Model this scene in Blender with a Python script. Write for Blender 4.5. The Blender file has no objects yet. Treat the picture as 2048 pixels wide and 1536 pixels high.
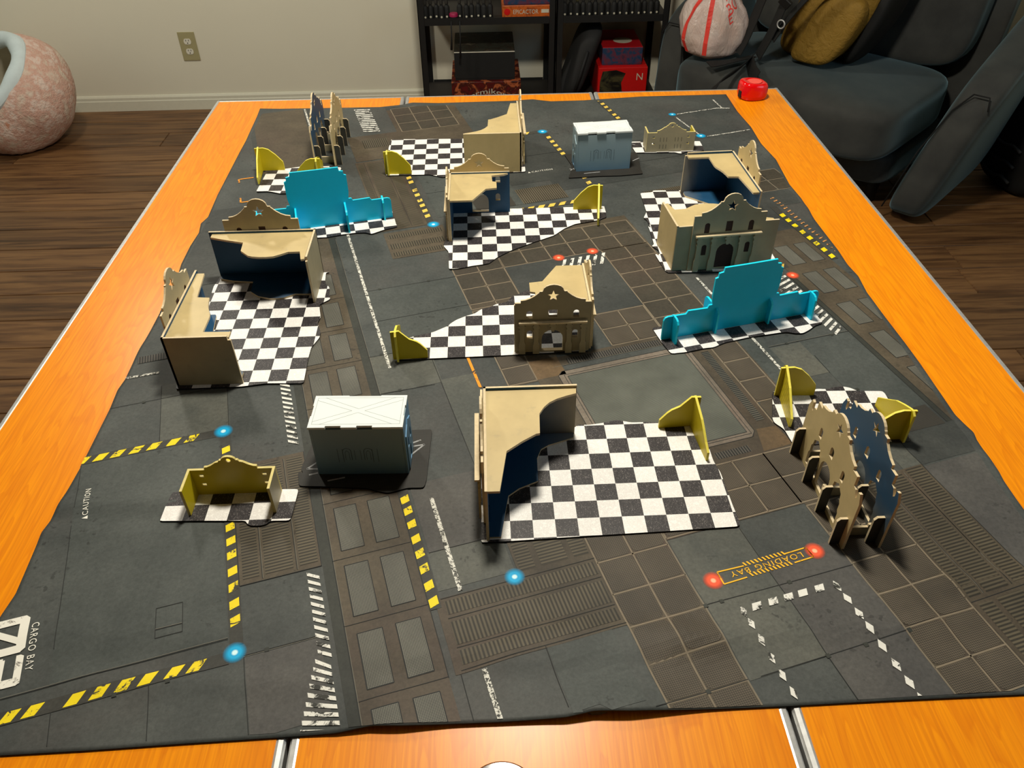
import bpy, math, random
from mathutils import Vector, Euler, Matrix
from mathutils.geometry import tessellate_polygon

# ------------------------------------------------------------------ camera, world, lights, exposure
sc = bpy.context.scene
TZ = 0.740                      # height of the mat's upper face above the floor (m)
W, H, FPX = 2048, 1536, 1585.54
CAM_P = Vector((-0.0331, -1.9339, 0.6974 + TZ))
CAM_R = Euler((0.8731, 0.0101, -0.0366), 'XYZ')
cam_data = bpy.data.cameras.new('camera')
cam = bpy.data.objects.new('camera', cam_data)
sc.collection.objects.link(cam)
cam.location = CAM_P
cam.rotation_euler = CAM_R
cam_data.sensor_fit = 'HORIZONTAL'
cam_data.sensor_width = 36.0
cam_data.lens = 36.0 * FPX / W
cam_data.clip_start = 0.02
sc.camera = cam

sc.view_settings.view_transform = 'Standard'
sc.view_settings.look = 'None'
sc.view_settings.gamma = 1.0
sc.view_settings.use_curve_mapping = False
sc.view_settings.exposure = 0.0

world = bpy.data.worlds.new('world')
sc.world = world
world.use_nodes = True
world.node_tree.nodes['Background'].inputs[0].default_value = (0.55, 0.68, 0.85, 1)
world.node_tree.nodes['Background'].inputs[1].default_value = 0.02

def area_light(name, loc, target, size, power, color, shape='DISK', size_y=None):
    ld = bpy.data.lights.new(name, 'AREA')
    ld.shape = shape
    ld.size = size
    if size_y: ld.size_y = size_y
    ld.energy = power
    ld.color = color
    o = bpy.data.objects.new(name, ld)
    sc.collection.objects.link(o)
    o.location = loc
    o.rotation_euler = (Vector(target) - Vector(loc)).to_track_quat('-Z', 'Y').to_euler()
    return o
# the room's ceiling lamp over the table, and two windows out of view (right and left walls)
def hooded_lamp(name, loc, power, color, r, cone):
    ld = bpy.data.lights.new(name, 'SPOT')
    ld.energy = power; ld.color = color; ld.shadow_soft_size = r
    ld.spot_size = math.radians(cone); ld.spot_blend = 0.25
    o = bpy.data.objects.new(name, ld); sc.collection.objects.link(o); o.location = loc
hooded_lamp('ceiling_lamp', (0.02, -0.72, 2.30), 124.0, (1.0, 0.94, 0.80), 0.11, 168)
hooded_lamp('added_wall_fill_light', (-1.30, 0.75, 2.30), 66.0, (1.0, 0.95, 0.82), 0.12, 160)  # added fill to brighten the back wall and left floor, no known fixture
area_light('window_daylight_right', (2.12, -1.15, 1.45), (0.6, -0.2, 0.5), 0.9, 8.0, (0.45, 0.75, 1.0), 'RECTANGLE', 1.1)
area_light('window_daylight_left', (-3.1, 0.9, 1.35), (-1.6, 1.9, 0.4), 0.7, 3.0, (0.55, 0.85, 1.0), 'RECTANGLE', 0.9)

# ------------------------------------------------------------------ helpers
C = sc.collection
rnd = random.Random(7)
RM = CAM_R.to_matrix()

def ray(px, py):
    return RM @ Vector(((px - W/2)/FPX, -(py - H/2)/FPX, -1.0))
def P(px, py, z=0.0):
    """point of the scene on the level z (m above the mat) that the photograph shows at a pixel"""
    d = ray(px, py)
    t = (z + TZ - CAM_P.z) / d.z
    return CAM_P + d*t
def PY(px, py, Y):
    d = ray(px, py)
    return CAM_P + d*((Y - CAM_P.y)/d.y)

def lin(r, g, b):
    f = lambda c: (c/255.0/12.92) if c/255.0 <= 0.04045 else ((c/255.0 + 0.055)/1.055)**2.4
    return (f(r), f(g), f(b), 1.0)

class MB:
    """collects polygons and links them as one mesh object"""
    def __init__(s): s.v = []; s.f = []; s.m = []; s.uv = []
    def poly(s, pts, mi=0, uv=None):
        n = len(s.v)
        s.v += [tuple(p) for p in pts]
        s.f.append(tuple(range(n, n+len(pts))))
        s.m.append(mi)
        s.uv.append(uv if uv else [(p[0], p[1]) for p in pts])
    def box(s, a, b, mi=0, M=None):
        x0, y0, z0 = a; x1, y1, z1 = b
        c = [Vector(p) for p in ((x0,y0,z0),(x1,y0,z0),(x1,y1,z0),(x0,y1,z0),(x0,y0,z1),(x1,y0,z1),(x1,y1,z1),(x0,y1,z1))]
        if M is not None: c = [M @ p for p in c]
        n = len(s.v)
        s.v += [tuple(p) for p in c]
        for q in ((0,3,2,1),(4,5,6,7),(0,1,5,4),(1,2,6,5),(2,3,7,6),(3,0,4,7)):
            s.f.append(tuple(n+i for i in q)); s.m.append(mi)
            s.uv.append([(c[i].x, c[i].y) for i in q])
    def plate(s, outline, holes=(), lo=0.0, hi=0.003, mp=None, mi=(0, 0, 0)):
        """outline and holes in 2-D, thickness lo..hi on the third axis; mp maps (a, b, c) to a point;
        mi = material of the hi face, the lo face and the rim"""
        loops = [list(outline)] + [list(h) for h in holes]
        def area(l): return sum(l[i][0]*l[(i+1) % len(l)][1] - l[(i+1) % len(l)][0]*l[i][1] for i in range(len(l)))
        for i, l in enumerate(loops):
            if (area(l) > 0) != (i == 0): l.reverse()
        mp = mp or (lambda a, b, c: (a, b, c))
        flat = [p for l in loops for p in l]
        tri = tessellate_polygon([[Vector((p[0], p[1], 0)) for p in l] for l in loops])
        n = len(s.v); k = len(flat)
        s.v += [tuple(mp(p[0], p[1], hi)) for p in flat] + [tuple(mp(p[0], p[1], lo)) for p in flat]
        for t in tri:
            a, b, c = (flat[i] for i in t)
            cr = (b[0]-a[0])*(c[1]-a[1]) - (b[1]-a[1])*(c[0]-a[0])
            if abs(cr) < 1e-14: continue
            t = t if cr > 0 else (t[0], t[2], t[1])
            s.f.append(tuple(n+i for i in t)); s.m.append(mi[0]); s.uv.append([flat[i][:2] for i in t])
            t = (t[0], t[2], t[1])
            s.f.append(tuple(n+k+i for i in t)); s.m.append(mi[1]); s.uv.append([flat[i][:2] for i in t])
        o = 0
        for l in loops:
            for i in range(len(l)):
                a, b = o+i, o+(i+1) % len(l)
                s.f.append((n+a, n+k+a, n+k+b, n+b)); s.m.append(mi[2])
                s.uv.append([flat[a][:2], flat[a][:2], flat[b][:2], flat[b][:2]])
            o += len(l)
    def tube(s, pts, r, n=8, mi=0, cap=True):
        pts = [Vector(p) for p in pts]; rings = []
        rr = r if isinstance(r, (list, tuple)) else [r]*len(pts)
        up = None
        for i, p in enumerate(pts):
            d = (pts[min(i+1, len(pts)-1)] - pts[max(i-1, 0)]).normalized()
            if up is None:
                up = d.orthogonal().normalized()
            else:
                up = (up - d*up.dot(d)).normalized()
            w = d.cross(up)
            k = len(s.v)
            s.v += [tuple(p + (up*math.cos(2*math.pi*j/n) + w*math.sin(2*math.pi*j/n))*rr[i]) for j in range(n)]
            rings.append(k)
        for a, b in zip(rings, rings[1:]):
            for j in range(n):
                s.f.append((a+j, a+(j+1) % n, b+(j+1) % n, b+j)); s.m.append(mi); s.uv.append([(0, 0)]*4)
        if cap:
            s.f.append(tuple(rings[0]+j for j in reversed(range(n)))); s.m.append(mi); s.uv.append([(0, 0)]*n)
            s.f.append(tuple(rings[-1]+j for j in range(n))); s.m.append(mi); s.uv.append([(0, 0)]*n)
    def lathe(s, prof, n=32, mi=0, c=(0, 0, 0)):
        k = len(s.v)
        for r, z in prof:
            s.v += [(c[0]+r*math.cos(2*math.pi*j/n), c[1]+r*math.sin(2*math.pi*j/n), c[2]+z) for j in range(n)]
        for i in range(len(prof)-1):
            for j in range(n):
                a, b = k+i*n+j, k+i*n+(j+1) % n
                s.f.append((a, b, b+n, a+n)); s.m.append(mi); s.uv.append([(j/n, i), ((j+1)/n, i), ((j+1)/n, i+1), (j/n, i+1)])
        if prof[0][0] > 1e-6:
            s.f.append(tuple(k+j for j in reversed(range(n)))); s.m.append(mi); s.uv.append([(0, 0)]*n)
        if prof[-1][0] > 1e-6:
            s.f.append(tuple(k+(len(prof)-1)*n+j for j in range(n))); s.m.append(mi); s.uv.append([(0, 0)]*n)
    def grid(s, fn, nu, nv, mi=0, closed_u=False):
        k = len(s.v)
        for j in range(nv+1):
            for i in range(nu + (0 if closed_u else 1)):
                s.v.append(tuple(fn(i/nu, j/nv)))
        w = nu if closed_u else nu+1
        for j in range(nv):
            for i in range(nu):
                a, b = k+j*w+i, k+j*w+(i+1) % w
                s.f.append((a, b, b+w, a+w)); s.m.append(mi)
                s.uv.append([(i/nu, j/nv), ((i+1)/nu, j/nv), ((i+1)/nu, (j+1)/nv), (i/nu, (j+1)/nv)])
    def build(s, name, mats, parent=None, smooth=False, angle=None):
        me = bpy.data.meshes.new(name)
        me.from_pydata(s.v, [], s.f)
        for m in (mats if isinstance(mats, (list, tuple)) else [mats]): me.materials.append(m)
        ul = me.uv_layers.new(name='UVMap')
        flat = [c for u in s.uv for p in u for c in p]
        if len(flat) == 2*len(ul.data): ul.data.foreach_set('uv', flat)
        me.polygons.foreach_set('material_index', s.m)
        me.polygons.foreach_set('use_smooth', [bool(smooth)]*len(me.polygons))
        if smooth and angle: me.set_sharp_from_angle(angle=math.radians(angle))
        me.update()
        o = bpy.data.objects.new(name, me)
        C.objects.link(o)
        if parent: o.parent = parent
        return o

def tag(o, label, cat, group=None):
    o['label'] = label; o['category'] = cat
    if group: o['group'] = group
    return o
def thing(name, label, cat, loc=(0, 0, 0), rz=0.0, group=None):
    o = bpy.data.objects.new(name, None)
    C.objects.link(o)
    o.empty_display_size = 0.02
    o.location = loc; o.rotation_euler = (0, 0, rz)
    return tag(o, label, cat, group)
def structure(o):
    o['kind'] = 'structure'; return o
def bevel(o, w, seg=2, angle=40):
    m = o.modifiers.new('bevel', 'BEVEL'); m.width = w; m.segments = seg; m.limit_method = 'ANGLE'; m.angle_limit = math.radians(angle)
    return o
def subsurf(o, n=2):
    m = o.modifiers.new('subsurf', 'SUBSURF'); m.levels = n; m.render_levels = n
    return o

def text_polys(body, size=1.0, spacing=1.0):
    """triangles of a word in 2-D (baseline at y = 0), scaled so that capitals are `size` high; returns polys, width"""
    cu = bpy.data.curves.new('word', 'FONT')
    cu.body = body; cu.size = 1.0; cu.space_character = spacing; cu.resolution_u = 3
    o = bpy.data.objects.new('word', cu)
    C.objects.link(o)
    bpy.context.view_layer.update()
    me = bpy.data.meshes.new_from_object(o.evaluated_get(bpy.context.evaluated_depsgraph_get()))
    k = size/0.69
    v = [(p.co.x*k, p.co.y*k) for p in me.vertices]
    polys = [[v[i] for i in p.vertices] for p in me.polygons]
    bpy.data.objects.remove(o); bpy.data.curves.remove(cu); bpy.data.meshes.remove(me)
    xs = [p[0] for q in polys for p in q]
    x0 = min(xs)
    return [[(a-x0, b) for a, b in q] for q in polys], max(xs)-x0
# ------------------------------------------------------------------ materials (all node-based)
class NT:
    def __init__(s, name, rough=0.6, spec=0.35):
        s.mat = bpy.data.materials.new(name); s.mat.use_nodes = True
        s.t = s.mat.node_tree; s.N = s.t.nodes; s.L = s.t.links
        s.b = s.N['Principled BSDF']; s.out = s.N['Material Output']
        s.b.inputs['Roughness'].default_value = rough
        s.b.inputs['Specular IOR Level'].default_value = spec
        s.tc = s.N.new('ShaderNodeTexCoord')
    def link(s, a, b): s.L.new(a, b)
    def val(s, x, sock):
        if hasattr(x, 'is_output'): s.link(x, sock)
        else: sock.default_value = x
    def math(s, op, a, b=0.0, clamp=False):
        n = s.N.new('ShaderNodeMath'); n.operation = op; n.use_clamp = clamp
        s.val(a, n.inputs[0]); s.val(b, n.inputs[1]); return n.outputs[0]
    def coord(s, which='Object', scale=(1, 1, 1), rot=(0, 0, 0), loc=(0, 0, 0)):
        m = s.N.new('ShaderNodeMapping')
        m.inputs['Scale'].default_value = scale; m.inputs['Rotation'].default_value = rot; m.inputs['Location'].default_value = loc
        s.link(s.tc.outputs[which], m.inputs['Vector']); return m.outputs[0]
    def xyz(s, vec):
        n = s.N.new('ShaderNodeSeparateXYZ'); s.link(vec, n.inputs[0]); return n.outputs
    def noise(s, vec, scale, detail=4, rough=0.55, dist=0.0):
        n = s.N.new('ShaderNodeTexNoise')
        n.inputs['Scale'].default_value = scale; n.inputs['Detail'].default_value = detail
        n.inputs['Roughness'].default_value = rough; n.inputs['Distortion'].default_value = dist
        s.link(vec, n.inputs['Vector']); return n.outputs['Fac']
    def ramp(s, fac, stops, interp='LINEAR'):
        n = s.N.new('ShaderNodeValToRGB'); n.color_ramp.interpolation = interp
        e = n.color_ramp.elements
        while len(e) > len(stops): e.remove(e[-1])
        while len(e) < len(stops): e.new(0.5)
        for q, (p, c) in zip(e, stops): q.position = p; q.color = c if len(c) == 4 else (*c, 1)
        s.link(fac, n.inputs[0]); return n.outputs[0]
    def mix(s, fac, a, b, blend='MIX'):
        n = s.N.new('ShaderNodeMix'); n.data_type = 'RGBA'; n.blend_type = blend
        s.val(fac, n.inputs[0]); s.val(a, n.inputs[6]); s.val(b, n.inputs[7]); return n.outputs[2]
    def color(s, c): s.val(c, s.b.inputs['Base Color']); return s
    def bump(s, h, strength=0.3, dist=0.001):
        n = s.N.new('ShaderNodeBump'); n.inputs['Strength'].default_value = strength; n.inputs['Distance'].default_value = dist
        s.link(h, n.inputs['Height']); s.link(n.outputs[0], s.b.inputs['Normal']); return s

BW = lambda a: (a, a, a, 1)
def plain(name, c, rough=0.6, spec=0.35, metal=0.0, var=0.12, scale=60):
    t = NT(name, rough, spec)
    n = t.noise(t.coord(), scale, 3)
    t.color(t.mix(n, tuple(x*(1-var) for x in c[:3]) + (1,), tuple(min(1, x*(1+var)) for x in c[:3]) + (1,)))
    t.b.inputs['Metallic'].default_value = metal
    return t.mat

# --- mat print: a dusty dark deck plate look; each variant has its own two tones
def deck(name, dark, light, warm=None, speck=0.5, rough=0.62):
    t = NT(name, rough, 0.3)
    v = t.coord('Object')
    base = t.mix(t.ramp(t.noise(v, 9, 6, 0.6), [(0.32, BW(0)), (0.70, BW(1))]), dark, light)
    if warm: base = t.mix(t.ramp(t.noise(v, 5.5, 5, 0.6), [(0.48, BW(0)), (0.72, BW(0.75))]), base, warm)
    fine = t.noise(v, 260, 3, 0.7)
    base = t.mix(t.ramp(fine, [(0.3, BW(0.78)), (0.7, BW(1.18))]), BW(0), base) if False else t.mix(1.0, base, t.ramp(fine, [(0.30, BW(0.80)), (0.72, BW(1.16))]), 'MULTIPLY')
    pits = t.math('MULTIPLY', t.ramp(t.noise(v, 120, 2, 0.5), [(0.62, BW(0)), (0.68, BW(1))]), t.ramp(t.noise(v, 7, 2), [(0.52, BW(0)), (0.62, BW(speck))]))
    base = t.mix(pits, base, (0.008, 0.008, 0.008, 1))
    t.color(base)
    return t.mat
M = {}
M['mat'] = deck('printed_neoprene', lin(56, 60, 59), lin(80, 83, 80), lin(72, 69, 66))
M['mat_edge'] = plain('black_rubber', (0.006, 0.006, 0.006), 0.7)
M['deck_light'] = deck('print_light_deck', lin(72, 75, 71), lin(96, 96, 88))
M['deck_dark'] = deck('print_dark_deck', lin(48, 51, 50), lin(70, 72, 69))
M['deck_green'] = deck('print_green_deck', lin(58, 63, 61), lin(80, 84, 81))
M['deck_violet'] = deck('print_violet_deck', lin(68, 67, 66), lin(88, 86, 82))
M['brown'] = deck('print_brown_frame', lin(62, 55, 45), lin(94, 84, 68), lin(76, 62, 54))
M['frame'] = deck('print_grate_frame', lin(100, 92, 82), lin(138, 126, 112), lin(120, 98, 88))
M['rust'] = deck('print_rust_panel', lin(88, 72, 52), lin(116, 92, 62))
M['strip'] = deck('print_dark_strip', lin(42, 44, 40), lin(58, 60, 54))
M['line'] = plain('print_seam_line', lin(33, 34, 33), 0.7)
M['tile_line'] = plain('print_tile_line', lin(124, 112, 94), 0.7, var=0.25, scale=90)
M['thin_light'] = plain('print_thin_highlight', lin(118, 114, 102), 0.7, var=0.25)

def weave(name, dark, light, p, mode='diag', thr=0.1):
    """printed mesh or slats, UV in millimetres of the print"""
    t = NT(name, 0.62, 0.3)
    x = t.xyz(t.tc.outputs['UV'])
    u, v = x[0], x[1]
    k = 2*math.pi/p
    if mode == 'diag':
        a = t.math('SINE', t.math('MULTIPLY', t.math('ADD', u, v), k))
        b = t.math('SINE', t.math('MULTIPLY', t.math('SUBTRACT', u, v), k))
        f = t.math('MULTIPLY', a, b)
        f = t.ramp(t.math('MULTIPLY_ADD', f, 0.5), [(0.25, BW(0)), (0.75, BW(1))]) if False else t.math('ADD', t.math('MULTIPLY', f, 0.5), 0.5)
    elif mode == 'dots':
        a = t.math('SINE', t.math('MULTIPLY', u, k)); b = t.math('SINE', t.math('MULTIPLY', v, k))
        f = t.math('ADD', t.math('MULTIPLY', t.math('ADD', a, b), 0.25), 0.5)
    elif mode == 'u':
        f = t.math('ADD', t.math('MULTIPLY', t.math('SINE', t.math('MULTIPLY', u, k)), 0.5), 0.5)
    else:
        f = t.math('ADD', t.math('MULTIPLY', t.math('SINE', t.math('MULTIPLY', v, k)), 0.5), 0.5)
    f = t.ramp(f, [(0.5-thr, BW(0)), (0.5+thr, BW(1))])
    o = t.coord('Object')
    c = t.mix(f, dark, light)
    c = t.mix(1.0, c, t.ramp(t.noise(o, 14, 4, 0.6), [(0.3, BW(0.70)), (0.72, BW(1.18))]), 'MULTIPLY')
    t.color(c)
    return t.mat
M['grate'] = weave('print_mesh_grate', lin(48, 49, 45), lin(118, 116, 106), 3.1, 'diag', 0.22)
M['grate_big'] = weave('print_mesh_big', lin(56, 60, 55), lin(116, 118, 108), 3.4, 'diag', 0.25)
M['tile'] = weave('print_mesh_tile', lin(56, 50, 42), lin(92, 83, 70), 2.1, 'dots', 0.2)
M['tile_plain'] = deck('print_plain_tile', lin(54, 50, 42), lin(72, 66, 55), lin(70, 58, 50))
M['slat_u'] = weave('print_slats_across', lin(46, 42, 34), lin(92, 84, 68), 4.15, 'u', 0.3)
M['slat_v'] = weave('print_slats_along', lin(46, 42, 34), lin(90, 82, 66), 4.15, 'v', 0.3)
M['slat_dark'] = weave('print_fine_slats', lin(30, 30, 28), lin(84, 80, 74), 3.6, 'u', 0.15)
M['slat_dark_v'] = weave('print_fine_slats_along', lin(32, 33, 31), lin(86, 84, 76), 3.6, 'v', 0.15)
M['hatch'] = weave('print_diagonal_hatch', lin(46, 44, 40), lin(60, 57, 51), 3.0, 'diag', 0.3)

def paint(name, c, wear=0.42, scale=70, under=lin(52, 52, 48)):
    t = NT(name, 0.62, 0.3)
    v = t.coord('Object')
    f = t.ramp(t.noise(v, scale, 5, 0.75, 0.6), [(wear, BW(0)), (wear+0.06, BW(1))])
    t.color(t.mix(f, under, c))
    return t.mat
M['yellow'] = paint('print_hazard_yellow', lin(240, 214, 22), 0.38)
M['yellow_far'] = paint('print_hazard_amber', lin(226, 192, 84), 0.36)
M['white'] = paint('print_worn_white', lin(226, 224, 216), 0.42)
M['speck'] = paint('print_speckled_white', lin(222, 220, 210), 0.46, 330)
M['orange'] = paint('print_orange', lin(236, 150, 36), 0.40)
M['orange_pale'] = paint('print_pale_orange', lin(214, 150, 88), 0.44, 140)
M['sign_yellow'] = paint('print_sign_yellow', lin(246, 186, 40), 0.34)
M['tape'] = deck('print_tape_band', lin(52, 52, 48), lin(66, 65, 60))
M['white_text'] = paint('print_white_lettering', lin(232, 229, 218), 0.36, 60, lin(120, 114, 106))

def glow(name, core, mid):
    """a printed signal light: UV.x is the radius"""
    t = NT(name, 0.6, 0.3)
    r = t.xyz(t.tc.outputs['UV'])[0]
    t.color(t.ramp(r, [(0.0, core), (0.16, core), (0.30, mid), (0.62, mid), (1.0, mid)]))
    tr = t.N.new('ShaderNodeBsdfTransparent'); mx = t.N.new('ShaderNodeMixShader')
    t.link(t.ramp(r, [(0.50, BW(1)), (0.75, BW(0.5)), (1.0, BW(0))]), mx.inputs[0])
    t.link(tr.outputs[0], mx.inputs[1]); t.link(t.b.outputs[0], mx.inputs[2]); t.link(mx.outputs[0], t.out.inputs[0])
    return t.mat
M['glow_blue'] = glow('print_blue_light', lin(215, 250, 255), lin(10, 168, 222))
M['glow_red'] = glow('print_red_light', lin(255, 190, 150), lin(245, 92, 56))

# --- checkered footprints: UV in squares
def checker():
    t = NT('checkered_marble_print', 0.5, 0.35)
    x = t.xyz(t.tc.outputs['UV'])
    fu, fv = t.math('FLOOR', x[0]), t.math('FLOOR', x[1])
    par = t.math('MODULO', t.math('ADD', t.math('ADD', fu, fv), 200.0), 2.0)
    o = t.coord('UV', (1, 1, 1))
    s1 = t.noise(t.coord('UV', (3.2, 3.2, 1)), 2.0, 6, 0.7, 1.5)
    white = t.ramp(s1, [(0.40, lin(240, 238, 234)), (0.50, lin(222, 218, 214)), (0.54, lin(244, 242, 238)), (0.8, lin(247, 246, 242))])
    black = t.ramp(t.noise(t.coord('UV', (5, 2.2, 1)), 2.6, 5, 0.7, 2.2), [(0.0, lin(36, 33, 35)), (0.585, lin(44, 40, 42)), (0.615, lin(176, 168, 164)), (0.635, lin(46, 42, 44)), (1.0, lin(40, 37, 39))])
    t.color(t.mix(par, white, black))
    return t.mat
M['checker'] = checker()
M['black_print'] = weave('black_footprint_print', lin(38, 36, 33), lin(50, 48, 44), 4.2, 'diag', 0.4)

# --- kit buildings: tan spray outside, dark blue spray inside with tan overspray at the free rim
def tan_paint(name, c0, c1, c2):
    t = NT(name, 0.48, 0.4)
    v = t.coord('Object')
    c = t.mix(t.ramp(t.noise(v, 16, 4, 0.6), [(0.35, BW(0)), (0.7, BW(1))]), c0, c1)
    c = t.mix(t.ramp(t.noise(v, 45, 5, 0.7), [(0.60, BW(0)), (0.75, BW(0.5))]), c, c2)
    t.color(c); t.bump(t.noise(v, 900, 2), 0.12, 0.0004)
    return t.mat
M['tan'] = tan_paint('tan_spray', (0.50, 0.385, 0.185, 1), (0.60, 0.465, 0.225, 1), (0.36, 0.29, 0.17, 1))
M['tan_edge'] = plain('tan_board_edge', (0.66, 0.53, 0.33), 0.55, var=0.2, scale=200)
M['grey_tan'] = tan_paint('grey_tan_board', (0.33, 0.29, 0.19, 1), (0.42, 0.36, 0.225, 1), (0.25, 0.22, 0.15, 1))  # greyer, darker tan for some walls, facades and cross plates
def blue_inside(name, fade0, fade1, amount, axis=1):
    t = NT(name, 0.5, 0.35)
    v = t.coord('Object')
    y = t.xyz(v)[axis]
    w = t.math('ADD', y, t.math('MULTIPLY', t.noise(v, 22, 3), 0.03))
    n = t.N.new('ShaderNodeMapRange'); n.inputs['From Min'].default_value = fade0; n.inputs['From Max'].default_value = fade1; n.inputs['To Max'].default_value = amount
    t.link(w, n.inputs['Value'])
    b = t.mix(t.noise(v, 14, 3), (0.008, 0.050, 0.120, 1), (0.014, 0.085, 0.180, 1))
    t.color(t.mix(n.outputs[0], b, (0.40, 0.33, 0.20, 1)))
    return t.mat
M['blue_in'] = blue_inside('dark_blue_spray', 0.075, 0.125, 0.85)
M['blue_face'] = blue_inside('dark_blue_spray_patch', -9, -8, 0.0)
def frame_blue():
    t = NT('blue_overspray_on_grey', 0.5, 0.35)
    v = t.coord('Object')
    x = t.xyz(v)
    d = t.math('ADD', x[2], t.math('MULTIPLY', t.noise(v, 18, 3), 0.06))
    f = t.ramp(t.math('MULTIPLY', d, 7.0), [(0.30, BW(0)), (0.62, BW(1)), (0.95, BW(0.75)), (1.0, BW(0.5))])
    t.color(t.mix(f, (0.13, 0.13, 0.11, 1), (0.03, 0.09, 0.17, 1)))
    return t.mat
M['frame_blue'] = frame_blue()
M['dark_brown'] = plain('burnt_shaded_board', (0.035, 0.012, 0.008), 0.7, var=0.3)  # burnt brown board with its shade put into the colour
M['groove'] = plain('scribed_groove', (0.10, 0.09, 0.07), 0.8)

def yellow_board():
    t = NT('yellow_spray', 0.42, 0.4)
    v = t.coord('Object')
    c = t.mix(t.noise(v, 30, 4), (0.50, 0.40, 0.008, 1), (0.66, 0.52, 0.012, 1))
    t.color(c)
    return t.mat
M['yellow_board'] = yellow_board()
def yellow_brick():
    t = NT('yellow_scribed_brick', 0.42, 0.4)
    b = t.N.new('ShaderNodeTexBrick')
    b.inputs['Scale'].default_value = 1.0; b.inputs['Brick Width'].default_value = 0.011; b.inputs['Row Height'].default_value = 0.0052
    b.inputs['Mortar Size'].default_value = 0.0004
    b.inputs['Color1'].default_value = (0.58, 0.46, 0.01, 1); b.inputs['Color2'].default_value = (0.64, 0.50, 0.012, 1); b.inputs['Mortar'].default_value = (0.26, 0.19, 0.004, 1)
    t.link(t.tc.outputs['UV'], b.inputs['Vector'])
    t.color(b.outputs[0])
    return t.mat
M['yellow_brick'] = yellow_brick()
M['yellow_edge'] = plain('yellow_board_edge', (0.86, 0.74, 0.10), 0.5, var=0.15, scale=150)
M['cyan_board'] = plain('cyan_acrylic', (0.002, 0.62, 0.98), 0.38, 0.4, var=0.05)
M['cyan_edge'] = plain('cyan_cut_edge', (0.01, 0.70, 0.95), 0.4, 0.4, var=0.06)
def silver_side():
    t = NT('silver_blue_spray', 0.45, 0.4)
    v = t.coord('Object')
    z = t.math('ADD', t.xyz(v)[2], t.math('MULTIPLY', t.noise(v, 20, 3), 0.02))
    t.color(t.ramp(t.math('MULTIPLY', z, 11.0), [(0.0, (0.10, 0.22, 0.36, 1)), (0.35, (0.20, 0.31, 0.38, 1)), (1.0, (0.30, 0.39, 0.42, 1))]))
    return t.mat
M['silver_side'] = silver_side()
M['silver_blue'] = plain('pale_blue_side', (0.16, 0.33, 0.52), 0.45, 0.4, var=0.15)  # bluer colour on one side wall and its relief panel
M['silver_top'] = plain('pale_silver_spray', (0.74, 0.78, 0.77), 0.42, 0.4, var=0.05, scale=30)
M['etch'] = plain('etched_line', (0.40, 0.45, 0.45), 0.7)
M['etch_dark'] = plain('etched_line_dark', (0.07, 0.10, 0.12), 0.7)

# --- room
def wood_top():
    t = NT('orange_wood_laminate', 0.30, 0.25)
    v = t.coord('Object', (9.0, 0.9, 1.0))
    n = t.noise(v, 2.2, 3, 0.5, 0.4)
    rings = t.math('FRACT', t.math('MULTIPLY', n, 16.0))
    fine = t.noise(t.coord('Object', (420, 7, 1)), 1.0, 3, 0.6)
    c = t.mix(t.ramp(rings, [(0.0, BW(0)), (0.55, BW(0.35)), (0.9, BW(1)), (1.0, BW(0))]), (0.90, 0.30, 0.004, 1), (0.80, 0.235, 0.003, 1))
    c = t.mix(t.ramp(fine, [(0.35, BW(0.55)), (0.6, BW(0))]), c, (0.66, 0.17, 0.005, 1))
    t.color(c)
    return t.mat
M['wood'] = wood_top()
M['alu'] = plain('brushed_aluminium_trim', (0.50, 0.50, 0.49), 0.42, 0.5, 0.55, 0.25, 140)
M['steel_dark'] = plain('dark_table_steel', (0.05, 0.05, 0.052), 0.5, 0.4, 0.3)
def floor_wood():
    t = NT('vinyl_plank_brown', 0.42, 0.35)
    info = t.N.new('ShaderNodeObjectInfo')
    g = t.coord('Object', (1.6, 26, 1))
    off = t.N.new('ShaderNodeVectorMath'); off.operation = 'ADD'
    sc_ = t.N.new('ShaderNodeVectorMath'); sc_.operation = 'SCALE'; sc_.inputs[0].default_value = (37, 19, 0)
    t.link(info.outputs['Random'], sc_.inputs['Scale']); t.link(g, off.inputs[0]); t.link(sc_.outputs[0], off.inputs[1])
    n = t.noise(off.outputs[0], 1.5, 6, 0.62, 0.7)
    c = t.ramp(n, [(0.28, lin(52, 32, 18)), (0.46, lin(98, 68, 42)), (0.60, lin(124, 90, 56)), (0.78, lin(88, 60, 36))])
    tone = t.ramp(info.outputs['Random'], [(0.0, BW(0.80)), (1.0, BW(1.18))])
    t.color(t.mix(1.0, c, tone, 'MULTIPLY'))
    return t.mat
M['floor'] = floor_wood()
M['floor_gap'] = plain('floor_underlay', (0.02, 0.013, 0.008), 0.9)
def wall_paint():
    t = NT('beige_wall_paint', 0.75, 0.25)
    v = t.coord('Object')
    t.color(t.mix(t.noise(v, 3, 3), (0.68, 0.645, 0.52, 1), (0.73, 0.69, 0.56, 1)))
    t.bump(t.noise(v, 220, 3), 0.08, 0.001)
    return t.mat
M['wall'] = wall_paint()
M['ceiling'] = plain('ceiling_white', (0.50, 0.49, 0.46), 0.9)
M['wall_dim'] = plain('dark_far_wall', (0.10, 0.10, 0.10), 0.9)
M['base'] = plain('cream_baseboard', (0.66, 0.64, 0.52), 0.5, var=0.05)
M['outlet_plate'] = plain('almond_plate', (0.36, 0.32, 0.17), 0.45, var=0.05)
M['outlet_face'] = plain('ivory_receptacle', (0.70, 0.67, 0.56), 0.4, var=0.04)
M['slot'] = plain('dark_slot', (0.02, 0.018, 0.015), 0.8)
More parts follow.
